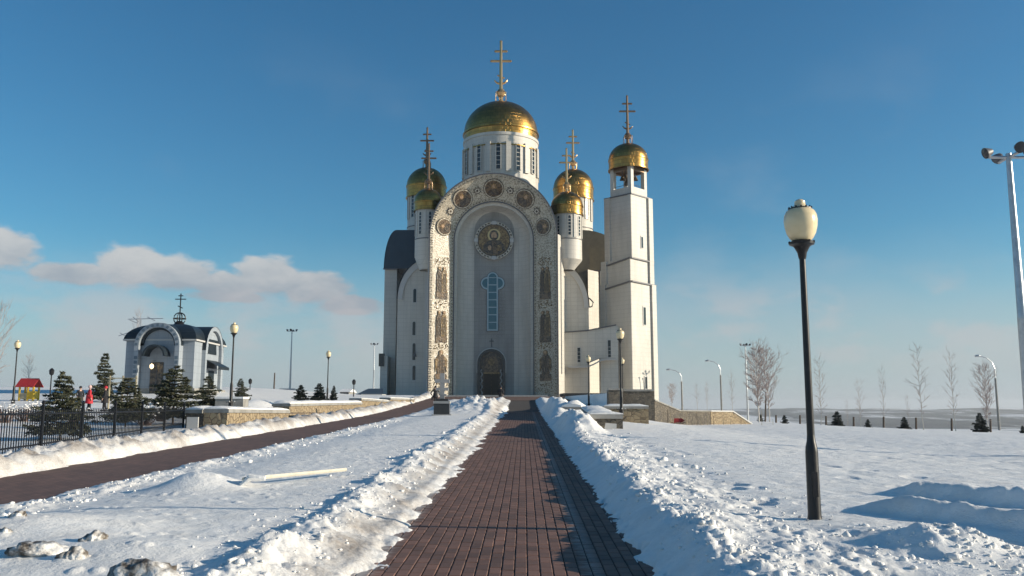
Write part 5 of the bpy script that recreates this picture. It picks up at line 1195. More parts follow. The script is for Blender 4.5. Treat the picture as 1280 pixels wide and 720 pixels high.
# ------------------------------------------------------------------ iron fence on the left
def fence():
    A, B = Vector((XP(-95, 560, 16.5), 16.5)), Vector((XP(229, 535, 33.8), 33.8)); d = B-A; L_ = d.length; n = int(L_/.125)
    t = thing('iron_fence', 'black iron picket fence with ball-topped posts behind the snow bank at left', 'fence', (A.x, A.y, bz(A.x, A.y)), world=True)
    # height follows the photograph: picket tops level with the eye line
    def zt_(s): return ZP(509-1.0*s, 16.5+17.3*s)
    pm = None
    me = MB().prism([(-.009, -.009), (.009, -.009), (.009, .009), (-.009, .009)], 0, 1).add([(-.009, -.009, 1), (.009, -.009, 1), (.009, .009, 1), (-.009, .009, 1), (0, 0, 1.045)], [(0, 1, 4), (1, 2, 4), (2, 3, 4), (3, 0, 4)]).mesh('picket', M['iron'])
    for k in range(n):
        s = (k+.5)/n; p = A+d*s; g = gz(p.x, p.y)
        o = link('picket', me, t); o.location = Vector((p.x, p.y, g+.02))-t.location; o.scale = (1, 1, zt_(s)-g-.09)
    for q in (.10, None):
        R_0 = []; 
        for k in range(19):
            s = k/18; p = A+d*s; z = zt_(s)-.16 if q else gz(p.x, p.y)+.16; R_0.append((p.x, p.y, z))
        MB().tube(R_0, .022, 4).build('rail', M['iron'], t)
    for k in range(8):
        s = k/7; p = A+d*s; g = gz(p.x, p.y)
        o = MB().prism([(p.x-.03, p.y-.03), (p.x+.03, p.y-.03), (p.x+.03, p.y+.03), (p.x-.03, p.y+.03)], g-.3, zt_(s)+.06).build('fence_post', M['iron'], t)
        MB().lathe([(.005, -.05), (.045, -.02), (.05, .01), (.03, .05), (.003, .07)], (p.x, p.y, zt_(s)+.10), 8).build('ball_finial', M['iron'], o)
fence()
# ------------------------------------------------------------------ spruces
def spruce_mesh(seed, h=2.0, w=.8, lay=15, far=False, dens=1.0):
    r = random.Random(seed); tr = MB(); tr.tube([(0, 0, -.2), (0, 0, h*.5), (r.uniform(-.02, .02), 0, h)], [.035*h/2, .02*h/2, .004], 6)
    mb = MB()
    def needle_fan(p, q, ln, n):
        d = (q-p)
        L_ = d.length; dn = d.normalized(); up = Vector((0, 0, 1)); sd = dn.cross(up).normalized()
        for i in range(n):
            s = (i+r.random())/n; c = p+d*s; a = r.uniform(0, 2*PI); l = ln*r.uniform(.7, 1.25)
            o = (dn*.75+sd*math.cos(a)*.9+up*(math.sin(a)*.7)).normalized()*l; wv = o.cross(Vector((r.uniform(-1, 1), r.uniform(-1, 1), r.uniform(-1, 1)))).normalized()*l*.24
            nb = len(mb.v); mb.v += [tuple(c-wv), tuple(c+wv), tuple(c+o)]; mb.f.append((nb, nb+1, nb+2))
    for k in range(lay):
        f = k/(lay-1); z = h*(.06+.9*f); R = w*(1-f)**.8*r.uniform(.62, 1.18)+.05*w
        nbr = max(5, int(11*(1-f)+4))
        off = r.random()*6
        for j in range(nbr):
            if r.random() < .22: continue
            a = off+2*PI*j/nbr+r.uniform(-.25, .25); rr_ = R*r.uniform(.5, 1.25); dr = r.uniform(-.12, .16)
            p = Vector((0, 0, z)); m_ = Vector((math.cos(a)*rr_*.55, math.sin(a)*rr_*.55, z-rr_*dr*1.4)); q = Vector((math.cos(a)*rr_, math.sin(a)*rr_, z-rr_*dr+.06*rr_))
            tr.tube([p, m_, q], [.010*h/2, .007*h/2, .003*h/2], 3, cap=False)
            ln = .085*h/2*1.3
            for (s0, s1) in ((p, m_), (m_, q)): needle_fan(s0, s1, ln, int((14 if far else 24)*dens*max(.35, (s1-s0).length/(.45*w))))
            for t_ in (.45, .7, .9):                                  # side sprays
                c = p.lerp(q, t_) if t_ < .6 else m_.lerp(q, (t_-.5)*2)
                for sg in (-1, 1):
                    b = a+sg*r.uniform(.6, 1.0); l2 = rr_*(1-t_)*.75+.07*w
                    e = c+Vector((math.cos(b)*l2, math.sin(b)*l2, -l2*.15)); needle_fan(c, e, ln*.9, int((6 if far else 11)*dens))
    nm = M['needlefar'] if far else M['needle']
    return tr.mesh('trunk', M['bark'], fix=False), mb.mesh('needles', nm, fix=False)
SPR = {}
for s_ in (1, 2, 3): SPR[s_] = spruce_mesh(s_, 2.0, .90 if s_ != 2 else .72, 15, False, .8)
for s_ in (4, 5): SPR[s_] = spruce_mesh(s_, 2.0, .62, 15, True, 2.2)
def spruce(px, pt, pb, Y, kind, label, wide=1.0, group='small planted spruces'):
    a, b = P(px, pt, Y), P(px, pb, Y); h = a.z-b.z
    t = thing('spruce', label, 'spruce tree', (b.x, Y, b.z), random.random()*6, group=group); t.scale = (h/2*wide, h/2*wide, h/2)
    link('trunk', SPR[kind][0], t); link('needles', SPR[kind][1], t)
    return t
spruce(75, 463, 545, 26, 1, 'large spruce behind the fence, left of the red-coated woman', 1.0)
spruce(128.5, 441, 500, 60, 2, 'pointed dark spruce standing against the sky left of the chapel', .85)
spruce(157, 472, 528, 32.5, 3, 'bushy olive spruce behind the fence, right of the red-coated woman', 1.35)
spruce(216, 456, 524, 37, 1, 'tall spruce directly in front of the chapel door side', 1.35)
spruce(259, 470, 512, 45, 2, 'slim small spruce at the right corner of the chapel', 1.3)
spruce(300, 473, 502, 50, 3, 'sparse small spruce just right of the lamp by the chapel', .9)
spruce(375.5, 481, 502, 58, 4, 'leftmost of the three little spruces before the cathedral', 1.6)
spruce(398.5, 479, 503, 58, 5, 'middle of the three little spruces, touching the lamp post', 1.45)
spruce(417, 482, 501, 58, 4, 'rightmost and smallest of the three little spruces, right of the lamp post', .9)
RS = [(981, 519, 537, 80, 'little spruce left of the near lamp pole on the far edge of the field'), (1047, 514, 539, 78, 'dark cone-shaped spruce right of the near lamp pole'), (1085.5, 524, 539, 78, 'tiny spruce between two fence posts on the far field edge'), (1131, 521, 540, 78, 'small spruce midway along the right field edge'), (1226, 516, 543, 76, 'wide dark spruce beside the rightmost birch'), (1279, 532, 545, 76, 'tiny spruce cut by the right picture edge'), (951, 518, 533, 90, 'low dark spruce at the foot of the big birch')]
for i, (px, a, b, Y, lb) in enumerate(RS): spruce(px, a, b, Y, 4+i % 2, lb, 1.25, 'little spruces along the field edge')
# ------------------------------------------------------------------ birches and bare trees
def birch_mesh(seed, h=6.0, spread=1.0, dens=1.0, thick=.06, depth=3, tk=1.7):
    r = random.Random(seed); tr = MB(); tw = MB()
    top = Vector((r.uniform(-.15, .15), r.uniform(-.1, .1), h)); n = 9
    pts = [Vector((0, 0, -.3))]+[Vector((0, 0, 0)).lerp(top, i/n)+Vector((r.uniform(-.04, .04), r.uniform(-.04, .04), 0))*(h/6) for i in range(1, n+1)]
    tr.tube(pts, [thick*(1-.93*i/n) for i in range(n+1)], 6)
    def branch(p, d, l, rad, lev):
        q = p+d*l*.5+Vector((0, 0, l*.03)); e = q+(d+Vector((r.uniform(-.3, .3), r.uniform(-.3, .3), r.uniform(-.05, .55)))).normalized()*l*.5
        tw.tube([p, q, e], [rad*tk, rad*.75*tk, rad*.45*tk], 3, cap=False)
        if lev <= 0: return
        for k in range(int((4 if lev > 1 else 4)*dens+r.random())):
            s = r.uniform(.2, 1); c = p.lerp(q, s*2) if s < .5 else q.lerp(e, s*2-1)
            nd = (d+Vector((r.uniform(-.75, .75), r.uniform(-.75, .75), r.uniform(-.35, .55)))).normalized(); branch(c, nd, l*r.uniform(.35, .6), rad*.55, lev-1)
    nb = int(40*dens)
    for k in range(nb):
        f = .22+.76*(k+r.random())/nb; z = h*f; a = k*2.4+r.uniform(-.4, .4); l = spread*h*.30*math.sin(PI*min(1, (1.02-f)*1.15+.05))**.8*r.uniform(.6, 1.15)+.15
        up = r.uniform(.25, 1.9); l *= r.uniform(.55, 1.1); branch(Vector((top.x*f, top.y*f, z)), Vector((math.cos(a), math.sin(a), up)).normalized(), l, .012*h/6*(1.2-f*.5), depth-1)
    return tr.mesh('trunk', M['birch'], fix=False), tw.mesh('crown', M['frosttwig'], fix=False)
BM = {'full': birch_mesh(11, 6, .66, 1.7, .07, 3, 1.9), 'full2': birch_mesh(12, 6, .75, 1.35, .06, 3, 1.9), 'thin': birch_mesh(13, 6, .55, .8, .04, 3, 1.25), 'thin2': birch_mesh(14, 6, .5, .7, .035, 3, 1.25), 'bush': birch_mesh(15, 6, 1.1, .9, .05, 3)}
def birch(px, pt, pb, Y, kind, label, wide=1.0, cat='birch tree', name='birch', group='bare birches beyond the field', twigm=None):
    a, b = P(px, pt, Y), P(px, pb, Y); h = a.z-b.z
    t = thing(name, label, cat, (b.x, Y, b.z), random.random()*6, group=group); t.scale = (h/6*wide, h/6*wide, h/6)
    link('trunk', BM[kind][0], t); link('crown', BM[kind][1], t); return t
birch(949, 434, 535, 84, 'full', 'big white-stemmed birch with a dense pinkish crown, front one of the pair', 1.0)
birch(962, 440, 533, 92, 'full2', 'second dense birch just right of and behind the big one', 1.0)
birch(1027, 447, 540, 80, 'thin', 'slender bare birch right behind the near lamp pole', 1.0)
birch(1077, 474, 543, 80, 'thin2', 'faint young birch left of the tallest slim birch', 1.1)
birch(1106, 460, 541, 82, 'thin', 'thin white birch in the middle of the right field edge', .7)
birch(1155, 432, 545, 76, 'thin2', 'tallest slim birch on the right field edge', 1.1)
birch(1195, 440, 545, 76, 'thin', 'slim birch between the tallest one and the road lamp', .9)
birch(1236, 458, 547, 78, 'full2', 'bushy bare birch around the rightmost road lamp', .9)
birch(1137, 494, 541, 90, 'thin2', 'short faint sapling between the slim birches', .9)
birch(1060, 500, 540, 95, 'thin2', 'short faint sapling near the tiny spruce', .9)
birch(872, 480, 514, 125, 'thin2', 'faint bare tree left of the middle road lamp', 1.4)
birch(884, 478, 514, 130, 'thin', 'faint bare tree just behind the middle road lamp', 1.0)
birch(840, 481, 512, 128, 'full2', 'far bare bushy tree right beside the bell tower', 1.1)
birch(916, 466, 520, 120, 'thin', 'bare tree between the middle road lamp and the floodlight mast', .9)
birch(-6, 385, 500, 60, 'bush', 'bare tree reaching in at the left picture edge', .8, 'bare tree', 'bare_tree', 'bare trees on the left')
birch(34, 446, 492, 80, 'bush', 'small bare tree behind the playhouse roof', .8, 'bare tree', 'bare_tree', 'bare trees on the left')
birch(168, 392, 480, 105, 'bush', 'frosty bare tree top showing behind the left of the chapel roof', .35, 'bare tree', 'bare_tree', 'bare trees on the left')
# saplings tied to stakes before the ramp wall
for i, (px, pt, pb) in enumerate(((834, 512, 533), (838, 516, 533), (858, 514, 536), (871, 514, 535), (876, 519, 536), (884, 517, 535), (892, 520, 536), (904, 521, 536), (913, 524, 537), (926, 524, 537), (952, 512, 538), (966, 524, 538))):
    Y = 62+i*.6; a, b = P(px, pt, Y), P(px, pb, Y)
    o = MB().tube([b-Vector((0, 0, .3)), a.lerp(b, .5)+Vector((.02, 0, 0)), a], .022, 5, r1=.012).build('sapling_stake', M['timber' if i % 3 else 'bark']); od = ['first', 'second', 'third', 'fourth', 'fifth', 'sixth', 'seventh', 'eighth', 'ninth', 'tenth', 'eleventh', 'twelfth'][i]
    tag(o, od+(' sapling stake from the bell tower, thin and pale' if i % 3 else ' sapling stake from the bell tower, thin and brown'), 'stake', 'sapling stakes before the ramp wall')
# fence posts along the far edge of the field, with wires
PX = [(970, 519, 536), (1000, 519, 537), (1032.5, 520, 538), (1067, 521, 539), (1104.5, 521, 541), (1145, 522, 541), (1189.5, 523, 543), (1238, 524, 544), (1287, 525, 546)]
t = thing('post_fence', 'row of dark posts with thin wire along the far edge of the right field', 'fence', (XP(970, 530, 84), 84, -.3), world=True)
last = None
for i, (px, a_, b_) in enumerate(PX):
    Y = 84-i*.6; a, b = P(px, a_, Y), P(px, b_, Y)
    MB().tube([b-Vector((0, 0, .4)), a], .10, 6, r1=.085).build('fence_post', M['bark'], t)
    if last is not None:
        for f in (.35, .85): MB().tube([last[0]*f+last[1]*(1-f), a*f+b*(1-f)], .012, 3).build('wire', M['galv'], t)
    last = (a, b)
# ------------------------------------------------------------------ people
def person(label, px, pb, hpx, Y, coat, legs, face=0.0, walk=.18, long=.55, hat=None, bag=False, arm=0.12):
    b = P(px, pb, Y); t0 = P(px, pb-hpx, Y); h = t0.z-b.z; k = h/1.75
    t = thing('person', label, 'person', (b.x, Y, b.z), face, group=None); t.scale = (k, k, k)
    V = []; E = []; R = []
    def v(x, y, z, r, p=None):
        V.append((x, y, z)); R.append(r); i = len(V)-1
        if p is not None: E.append((p, i))
        return i
    pel = v(0, 0, .95, .13); sp = v(0, 0, 1.15, .125, pel); ch = v(0, 0, 1.36, .15, sp); nk = v(0, -.005, 1.49, .055, ch); hd = v(0, -.015, 1.57, .075, nk); hd2 = v(0, -.02, 1.65, .092, hd); v(0, -.015, 1.72, .06, hd2)
    nose = v(0, -.125, 1.625, .012, hd2)
    for s in (-1, 1):
        v(s*.095, -.01, 1.63, .014, hd2)
        hp = v(s*.09, 0, .88, .095, pel); kn = v(s*.10, s*walk*.5-.03, .49, .062, hp); an = v(s*.10, s*walk, .09, .04, kn); v(s*.105, s*walk-.17, .035, .035, an)
        sh = v(s*.19, 0, 1.41, .055, ch); el = v(s*(.24+arm*.3), -s*walk*.3+.03, 1.13, .042, sh); wr = v(s*(.22+arm*.1), -s*walk*.6-.09, .89, .028, el); pm = v(s*(.22+arm*.1), -s*walk*.6-.11, .82, .032, wr)
        for q in range(4): f1 = v(s*(.22+arm*.1)+(q-1.5)*.018, -s*walk*.6-.125, .76-.006*abs(q-1.5), .010, pm); v(s*(.22+arm*.1)+(q-1.5)*.017, -s*walk*.6-.14, .72-.006*abs(q-1.5), .008, f1)
        th_ = v(s*(.22+arm*.1)-s*.035, -s*walk*.6-.14, .80, .011, pm); v(s*(.22+arm*.1)-s*.045, -s*walk*.6-.155, .765, .009, th_)
    def skin(name, V, E, R, m):
        me = bpy.data.meshes.new(name); me.from_pydata(V, E, []); me.materials.append(m); o = link(name, me, t)
        md = o.modifiers.new('skin', 'SKIN'); me.skin_vertices[0].data[0].use_root = True
        for i, r in enumerate(R): me.skin_vertices[0].data[i].radius = (r, r*.85)
        md.use_smooth_shade = True; sb = o.modifiers.new('sub', 'SUBSURF'); sb.levels = sb.render_levels = 1; return o
    skin('body', V, E, R, M['skin'])
    # trousers and boots
    V2 = []; E2 = []; R2 = []
    def w(x, y, z, r, p=None):
        V2.append((x, y, z)); R2.append(r)
        if p is not None: E2.append((p, len(V2)-1))
        return len(V2)-1
    c = w(0, 0, .98, .15)
    for s in (-1, 1): a = w(s*.09, 0, .88, .115, c); a = w(s*.10, s*walk*.5-.03, .49, .085, a); w(s*.10, s*walk, .13, .068, a)
    skin('trousers', V2, E2, R2, legs)
    for s in (-1, 1): MB().tube([(s*.10, s*walk+.03, .22), (s*.10, s*walk+.02, .06), (s*.105, s*walk-.10, .05), (s*.11, s*walk-.20, .045)], [.06, .06, .055, .04], 8).build('boot', M['black'], t, smooth=True)
    # coat with sleeves
    V2 = []; E2 = []; R2 = []
    c = w(0, 0, .98, .175); c2 = w(0, 0, 1.18, .165, c); c3 = w(0, 0, 1.37, .185, c2); w(0, -.005, 1.49, .085, c3)
    for s in (-1, 1): a = w(s*.19, 0, 1.41, .08, c3); a = w(s*(.25+arm*.3), -s*walk*.3+.03, 1.13, .072, a); w(s*(.22+arm*.1), -s*walk*.6-.08, .91, .058, a)
    co = skin('coat', V2, E2, R2, coat)
    zb_ = 1.0-long*.6
    MB().lathe([(.20, 1.12), (.21, .98), (.24, zb_+.15), (.26, zb_), (.24, zb_+.01)], n=14).build('coat_skirt', coat, co, smooth=True)
    hm = hat or M['black']
    MB().lathe([(.105, 1.60), (.118, 1.64), (.12, 1.69), (.10, 1.745), (.05, 1.785), (.002, 1.79)], (0, .0, 0), 12).build('hat', hm, t, smooth=True)
    if bag: MB().obox((-.30, -.05, .55), (.10, .30, .26)).build('bag', M['black'], t)
    return t
person('person in a long red coat and pale hat, standing behind the fence', 110.5, 514, 32, 46, M['red'], M['black'], 2.2, .05, .8, M['hatpink'], arm=.5)
person('person in dark clothes close to the left of the red-coated one', 99, 511, 28, 50, M['black'], M['black'], 1.0, .1, .7)
person('person in black with a reddish hat, right of the red-coated one', 130.5, 514, 31, 48, M['black'], M['black'], -1.2, .1, .7, M['red'])
person('person in black walking down the bending path left of the stone cross', 544, 507.5, 25, 76, M['black'], M['black'], .3, .22, .4, arm=.5, bag=True)
person('person in black standing on the plaza before the portal', 626, 503.5, 20.5, 88, M['black'], M['black'], 3.0, .12, .5)
# ------------------------------------------------------------------ playhouse
yp = 60.0; x0, x1 = XP(23, 490, yp), XP(42, 490, yp); zp = ZP(499, yp)
t = thing('playhouse', 'little playground house with yellow walls and a red roof', 'playhouse', ((x0+x1)/2, yp, zp), world=True)
ztp = ZP(484, yp); zrf = ZP(473.5, yp)
for x in (x0, (x0+x1)/2+.05, x1-.1):
    for y in (yp, yp+.7): MB().box(x, x+.10, y, y+.10, zp-.5, ztp+.02).build('post', M['yellow'], t)
MB().box(x0+.1, (x0+x1)/2+.04, yp+.02, yp+.07, zp, zp+.42).build('wall_panel', M['timber'], t); MB().box((x0+x1)/2+.16, x1-.11, yp+.02, yp+.07, zp, zp+.55).build('wall_panel', M['yellow'], t)
MB().box(x1-.08, x1-.03, yp+.12, yp+.68, zp, zp+.55).build('wall_panel', M['yellow'], t); MB().box(x0+.1, x1-.1, yp+.72, yp+.76, zp, zp+.5).build('wall_panel', M['shed'], t)
ym = yp+.4
for (ya, yb_) in ((yp-.25, ym), (ym, yp+1.05)):
    za, zb_ = (ztp, zrf) if ya < ym-.1 else (zrf, ztp)
    for k in range(7):
        w0 = x0-.12+(x1-x0+.24)*k/7; w1 = x0-.12+(x1-x0+.24)*(k+1)/7-.015
        MB().add([(w0, ya, za), (w1, ya, za), (w1, yb_, zb_), (w0, yb_, zb_), (w0, ya, za+.05), (w1, ya, za+.05), (w1, yb_, zb_+.05), (w0, yb_, zb_+.05)], [(0, 3, 2, 1), (4, 5, 6, 7), (0, 1, 5, 4), (1, 2, 6, 5), (2, 3, 7, 6), (3, 0, 4, 7)]).build('roof_board', M['redpaint'], t)
# pergola-like yellow frame behind the spruce
yq = 52; xa, xb = XP(137, 473, yq), XP(170, 473, yq); zq = ZP(473, yq)
t = thing('play_frame', 'cream timber play frame showing above the bushy spruce by the chapel', 'play frame', ((xa+xb)/2, yq, bz(-24, yq)), world=True)
for x in (xa, (xa+xb)/2, xb): MB().box(x-.04, x+.04, yq, yq+.08, bz(-24, yq)-.2, zq+.16).build('post', M['timber'], t)
for z in (zq-.02, zq-.30): MB().box(xa-.1, xb+.1, yq-.04, yq-.001, z, z+.06).build('beam', M['timber'], t)
# snowy shrubs
def shrub(px, py, Y, w, h, label, i):
    c = P(px, py, Y); r = random.Random(i); t = thing('shrub', label, 'shrub', (c.x, Y, gz(c.x, Y)), group='snowy bare shrubs behind the fence'); zz = c.z-t.location.z
    tw = MB(); sn = MB()
    for k in range(70):
        a = r.uniform(0, 2*PI); rr_ = r.uniform(.2, 1)*w; e = Vector((math.cos(a)*rr_, math.sin(a)*rr_*.6, h*r.uniform(.5, 1.05)*(1-.3*rr_/w))); m_ = e*.5+Vector((r.uniform(-.05, .05), 0, h*.1))
        tw.tube([(e.x*.2, e.y*.2, 0), m_, e], [.012, .008, .004], 3, cap=False)
        if r.random() < .75:
            s = r.uniform(.03, .075); b = len(sn.v); sn.lathe([(.002, -s*.5), (s, -s*.1), (s*.8, s*.4), (.002, s*.6)], e, 6)
    tw.build('twigs', M['twig'], t, fix=False); o = sn.build('snow_clump', M['snowcap'], t, smooth=True); 
for i, (px, Y, w, h, lb) in enumerate(((8, 36, 1.0, .9, 'snowy bare shrub at the left picture edge'), (30, 37, .9, .85, 'snowy bare shrub below the playhouse'), (52, 38, .9, .9, 'snowy bare shrub between the playhouse and the large spruce'), (92, 36, .8, .8, 'snowy bare shrub below the person in dark clothes'), (182, 36, 1.1, 1.0, 'snowy bare shrub between the two spruces near the chapel'), (202, 40, .9, .9, 'snowy bare shrub under the chapel portal'))): shrub(px, 510, Y, w, h, lb, i)
# ------------------------------------------------------------------ smaller things
M['polewood'] = mat('frosted_timber', (.62, .58, .48), .8, noise=(6, (.42, .38, .28), .5, .8))
# half-buried timber pole in the median
a, b = P(303, 620, 13.2), P(432, 604.5, 15.2); a.z = gz(a.x, a.y)+.10; b.z = gz(b.x, b.y)+.10
t = thing('fallen_pole', 'pale squared timber lying half sunk in the snow between the paths', 'pole', tuple(a), world=True)
MB().tube([a, b], .030, 5).build('beam', M['polewood'], t)
MB().tube([a-Vector((.05, 0, .12)), a+Vector((.10, 0, .02)), a+Vector((.32, .03, .01))], [.03, .06, .04], 7).build('end_socket', M['snowcap'], t, smooth=True)
# dark cable across the snow
def cable(label, pts, rad=.012):
    mb = MB(); P_ = []
    for (px, py, Y) in pts: p = P(px, py, Y); P_.append((p.x, p.y, gz(p.x, p.y)+.015))
    mb.tube(P_, rad, 5); o = mb.build('cable', M['bark'], smooth=True); tag(o, label, 'cable')
# dirty ice lumps bottom left
def ice(px, py, wpx, hpx, Yd, label, i):
    g = P(px, py, Yd); w = wpx/F*Yd*1.03/2; h = hpx/F*Yd/2*1.15
    bm = bmesh.new(); bmesh.ops.create_icosphere(bm, subdivisions=4, radius=1)
    r = rs.rand(4)*50
    co = np.array([v.co[:] for v in bm.verts]); n1 = fbm(co[:, 0]*1.3+r[0], co[:, 1]*1.3+co[:, 2]*1.1+r[1], 90+i, 4); n2 = fbm(co[:, 0]*4+r[2], co[:, 1]*4-co[:, 2]*3+r[3], 95+i, 3)
    for v, a_, b_ in zip(bm.verts, n1, n2):
        v.co = v.co*(1+.95*a_+.75*b_); v.co = Vector((v.co.x*w, v.co.y*w*.8, v.co.z*h*.95))
    me = bpy.data.meshes.new('ice_lump'); bm.to_mesh(me); bm.free(); me.materials.append(M['ice']); me.polygons.foreach_set('use_smooth', [True]*len(me.polygons))
    o = link('ice_lump', me); o.location = (g.x, Yd, gz(g.x, Yd)-h*.20); tag(o, label, 'ice lump', 'dirty ice lumps at the lower left')
def yd(py, zoff=.40):                                               # distance at which the snow there is seen at this picture height
    Y = 8
    for _ in range(30): Y = (EYE-zoff-.0)/((py-512)/F+.0231)
    return Y
ICE = [(22, 657, 18, 12, 'small dark ice lump high at the left edge'), (6, 668, 14, 14, 'tiny dark ice lump touching the left edge'), (50, 682, 62, 26, 'long dirty ice lump, biggest of the left ones'), (92, 688, 30, 24, 'round dirty ice lump just right of the long one'), (117, 674, 32, 20, 'dirty ice lump above and right of the round one'), (42, 714, 36, 22, 'dirty ice lump cut by the bottom edge near the left corner'), (98, 717, 42, 24, 'pale dirty ice lump at the bottom edge'), (182, 706, 78, 50, 'largest dirty ice block with a pale top, right of all the other lumps')]
for i, (px, py, w, h, lb) in enumerate(ICE): ice(px, py, w, h, yd(py, .24), lb, i)
# loose snow clods scattered on berms: joined ground cover
def clods():
    r = random.Random(4); V = []; Fc = []
    bm = bmesh.new(); bmesh.ops.create_icosphere(bm, subdivisions=1, radius=1); base_v = [v.co.copy() for v in bm.verts]; base_f = [tuple(v.index for v in f.verts) for f in bm.faces]; bm.free()
    spots = []
    for k in range(4200):
        y = 6.0*math.exp(r.random()*2.0); q = r.random()
        if q < .25: u = r.gauss(1.85, .22)
        elif q < .45: u = r.gauss(2.5, .6)
        elif q < .75: u = r.gauss(-2.2, .4)
        elif q < .95: u = r.gauss(-6.7, .45)
        else: u = r.uniform(-6.8, -5.8)
        if -1.7 < u < 1.3: continue
        spots.append((u+SL*y, y))
    for k in range(500): spots.append((r.gauss(4.3, .9), r.gauss(8.0, .6)))
    X = np.array([s[0] for s in spots]); Y = np.array([s[1] for s in spots]); Z = base(X, Y)+snow_thick(X, Y)[0]
    for x, y, z in zip(X, Y, Z):
        s = min(.06, .010*math.exp(r.gauss(0, .6)))*(1+y*.012); n = len(V); sx, sy, sz = s*r.uniform(.7, 1.5), s*r.uniform(.7, 1.4), s*r.uniform(.5, 1.0); a = r.random()*6; ca, sa = math.cos(a), math.sin(a)
        for v in base_v:
            j = 1+r.uniform(-.25, .25); p = (v.x*sx*j, v.y*sy*j, v.z*sz*j); V.append((x+p[0]*ca-p[1]*sa, y+p[0]*sa+p[1]*ca, z+p[2]+s*.25))
        Fc += [tuple(i+n for i in f) for f in base_f]
    me = bpy.data.meshes.new('snow_clods'); me.from_pydata(V, [], Fc); me.materials.append(M['snowcap']); me.polygons.foreach_set('use_smooth', [True]*len(Fc)); o = link('snow_clods', me); tag(o, kind='stuff')
clods()
# distant shed roof and snow-covered block
ys = 100; xa, xb = XP(438, 492, ys), XP(480, 492, ys); za, zb_ = ZP(497.5, ys), ZP(486, ys)
t = thing('low_shed', 'low shed with a blue-grey sloping roof at the left foot of the cathedral', 'shed', ((xa+xb)/2, ys, bz(xa, ys)), world=True)
MB().box(xa+1.2, xb-.2, ys+.2, ys+3, za-1.5, za+.45).build('wall', M['trim'], t)
MB().add([(xa, ys, za), (xb, ys, za), (xb-.6, ys+3, zb_), (XP(455, 490, ys), ys+3, zb_), (xa, ys, za+.1), (xb, ys, za+.1), (xb-.6, ys+3, zb_+.1), (XP(455, 490, ys), ys+3, zb_+.1)], [(0, 3, 2, 1), (4, 5, 6, 7), (0, 1, 5, 4), (1, 2, 6, 5), (2, 3, 7, 6), (3, 0, 4, 7)]).build('roof', M['shed'], t)
yk = 44; o = thing('concrete_planter', 'snow-covered grey concrete block beside the lamp near the chapel', 'planter', (XP(286, 500, yk), yk, gz(-14, yk)), world=True)
MB().box(XP(269, 500, yk), XP(304, 500, yk), yk, yk+.9, gz(-14, yk)-.3, ZP(498.5, yk)).build('block', M['concrete'], o)
MB().box(XP(268.5, 500, yk), XP(304.5, 500, yk), yk-.05, yk+.95, ZP(498.5, yk)+.003, ZP(496, yk)).build('snow_cover', M['snowcap'], o)
# red sledge-like thing before the ramp wall
p = P(846, 529, 63); o = thing('red_sledge', 'bright red sledge-like object lying before the dark ramp wall', 'sledge', (p.x, 63, gz(p.x, 63))); o.scale = (.7, .7, .8)
MB().loft([[(-.75, -.3, .18), (-.4, -.32, .10), (.5, -.32, .12), (.8, -.28, .34)], [(-.75, .3, .18), (-.4, .32, .10), (.5, .32, .12), (.8, .28, .34)]]).build('seat', M['redpaint'], o)
MB().loft([[(-.75, .3, .18), (-.4, .32, .10), (.5, .32, .12), (.8, .28, .34)], [(-.55, .36, .42), (-.3, .36, .5), (.5, .36, .5), (.62, .3, .5)]]).build('back', M['redpaint'], o)
for s_ in (-1, 1): MB().tube([(-.8, s_*.25, .02), (.5, s_*.25, .02), (.85, s_*.25, .16)], .02, 5).build('runner', M['iron'], o)
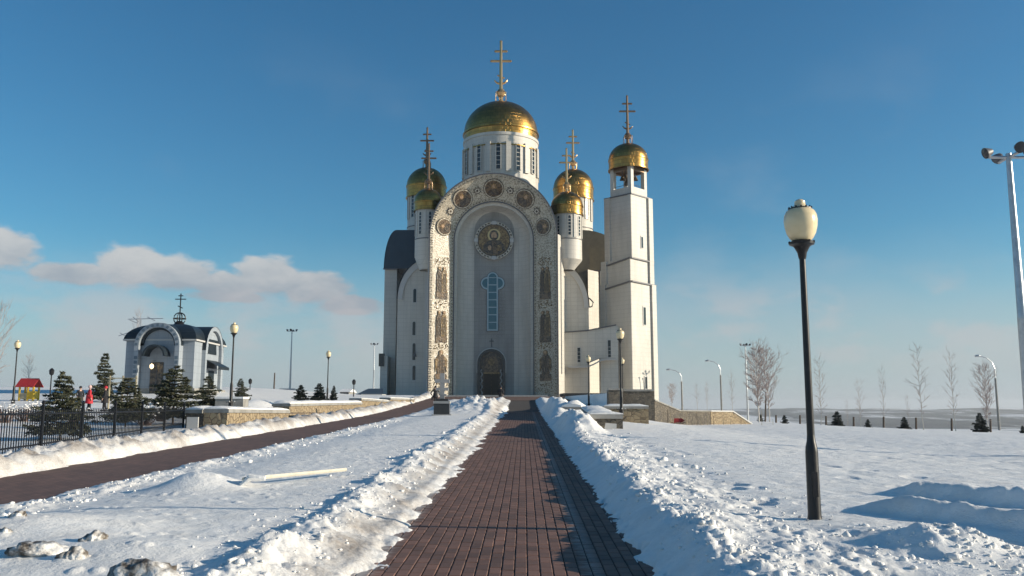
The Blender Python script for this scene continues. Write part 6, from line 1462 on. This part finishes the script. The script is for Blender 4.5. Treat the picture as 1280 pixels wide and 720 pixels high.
# low distant row: dark hedge and buildings low on the left horizon
for i, (px0, px1, pt, pb, Y, lb) in enumerate(((300, 318, 489.5, 494, 180, 'low dark distant building left of the leaning pole'), (322, 336, 490.5, 495, 190, 'second low distant building behind the leaning pole'), (345, 362, 489.5, 494, 200, 'low distant building left of the floodlight mast'), (425, 436, 490, 494, 190, 'tiny distant building right of the little spruces'))):
    a, b = P(px0, pb, Y), P(px1, pt, Y); t = thing('distant_building', lb, 'building', ((a.x+b.x)/2, Y, a.z), world=True, group='low buildings on the left horizon')
    MB().box(a.x, b.x, Y, Y+8, a.z-6, b.z).build('wall', M['concrete'], t)
    MB().add([(a.x-.3, Y-.4, b.z), (b.x+.3, Y-.4, b.z), (b.x+.3, Y+8.4, b.z), (a.x-.3, Y+8.4, b.z), (a.x-.3, Y+4, b.z+.8), (b.x+.3, Y+4, b.z+.8)], [(0, 1, 5, 4), (2, 3, 4, 5), (0, 4, 3), (1, 2, 5), (0, 3, 2, 1)]).build('roof', M['snowcap'] if i % 2 else M['shed'], t)
    for k in range(3): xw = a.x+(b.x-a.x)*(k+.5)/3; MB().box(xw-.25, xw+.25, Y-.03, Y-.002, b.z-.6, b.z-.15).build('window', M['glass'], t)
# far-off aerial on the chapel's far side
a = P(176, 404, 86); b = P(160, 425, 86)
t = thing('roof_aerial', 'spidery frost-white aerial standing out above the left of the chapel roof', 'aerial', (a.x, 86, bz(-35, 86)), world=True)
MB().tube([(a.x, 86, bz(-35, 86)), (a.x, 86, a.z+.3)], .05, 6).build('mast', M['galv'], t)
for (qa, qb) in (((160, 399), (204, 398)), ((162, 400), (172, 404)), ((166, 396), (173, 402)), ((184, 396), (194, 401)), ((148, 420), (160, 416)), ((150, 416), (158, 421))):
    MB().tube([P(qa[0], qa[1], 86), P(qb[0], qb[1], 86)], .035, 4).build('boom', M['galv'], t)

# ------------------------------------------------------------------ haze: one closed box of thin air round everything
hm = bpy.data.materials.new('haze'); hm.use_nodes = True; nt = hm.node_tree; nt.nodes.clear()
ou = nt.nodes.new('ShaderNodeOutputMaterial'); pv = nt.nodes.new('ShaderNodeVolumePrincipled'); nt.links.new(pv.outputs[0], ou.inputs['Volume'])
pv.inputs['Color'].default_value = (.86, .90, .96, 1); pv.inputs['Density'].default_value = .00015; pv.inputs['Anisotropy'].default_value = .2
hz_ = MB().box(-7400, 7400, -600, 7400, -75, 75).build('haze', hm); tag(hz_, kind='stuff')
for o in bpy.data.objects:
    if o.parent is None and not o.get('label') and not o.get('kind') and o.type not in ('CAMERA', 'LIGHT'): print('UNLABELLED', o.name)
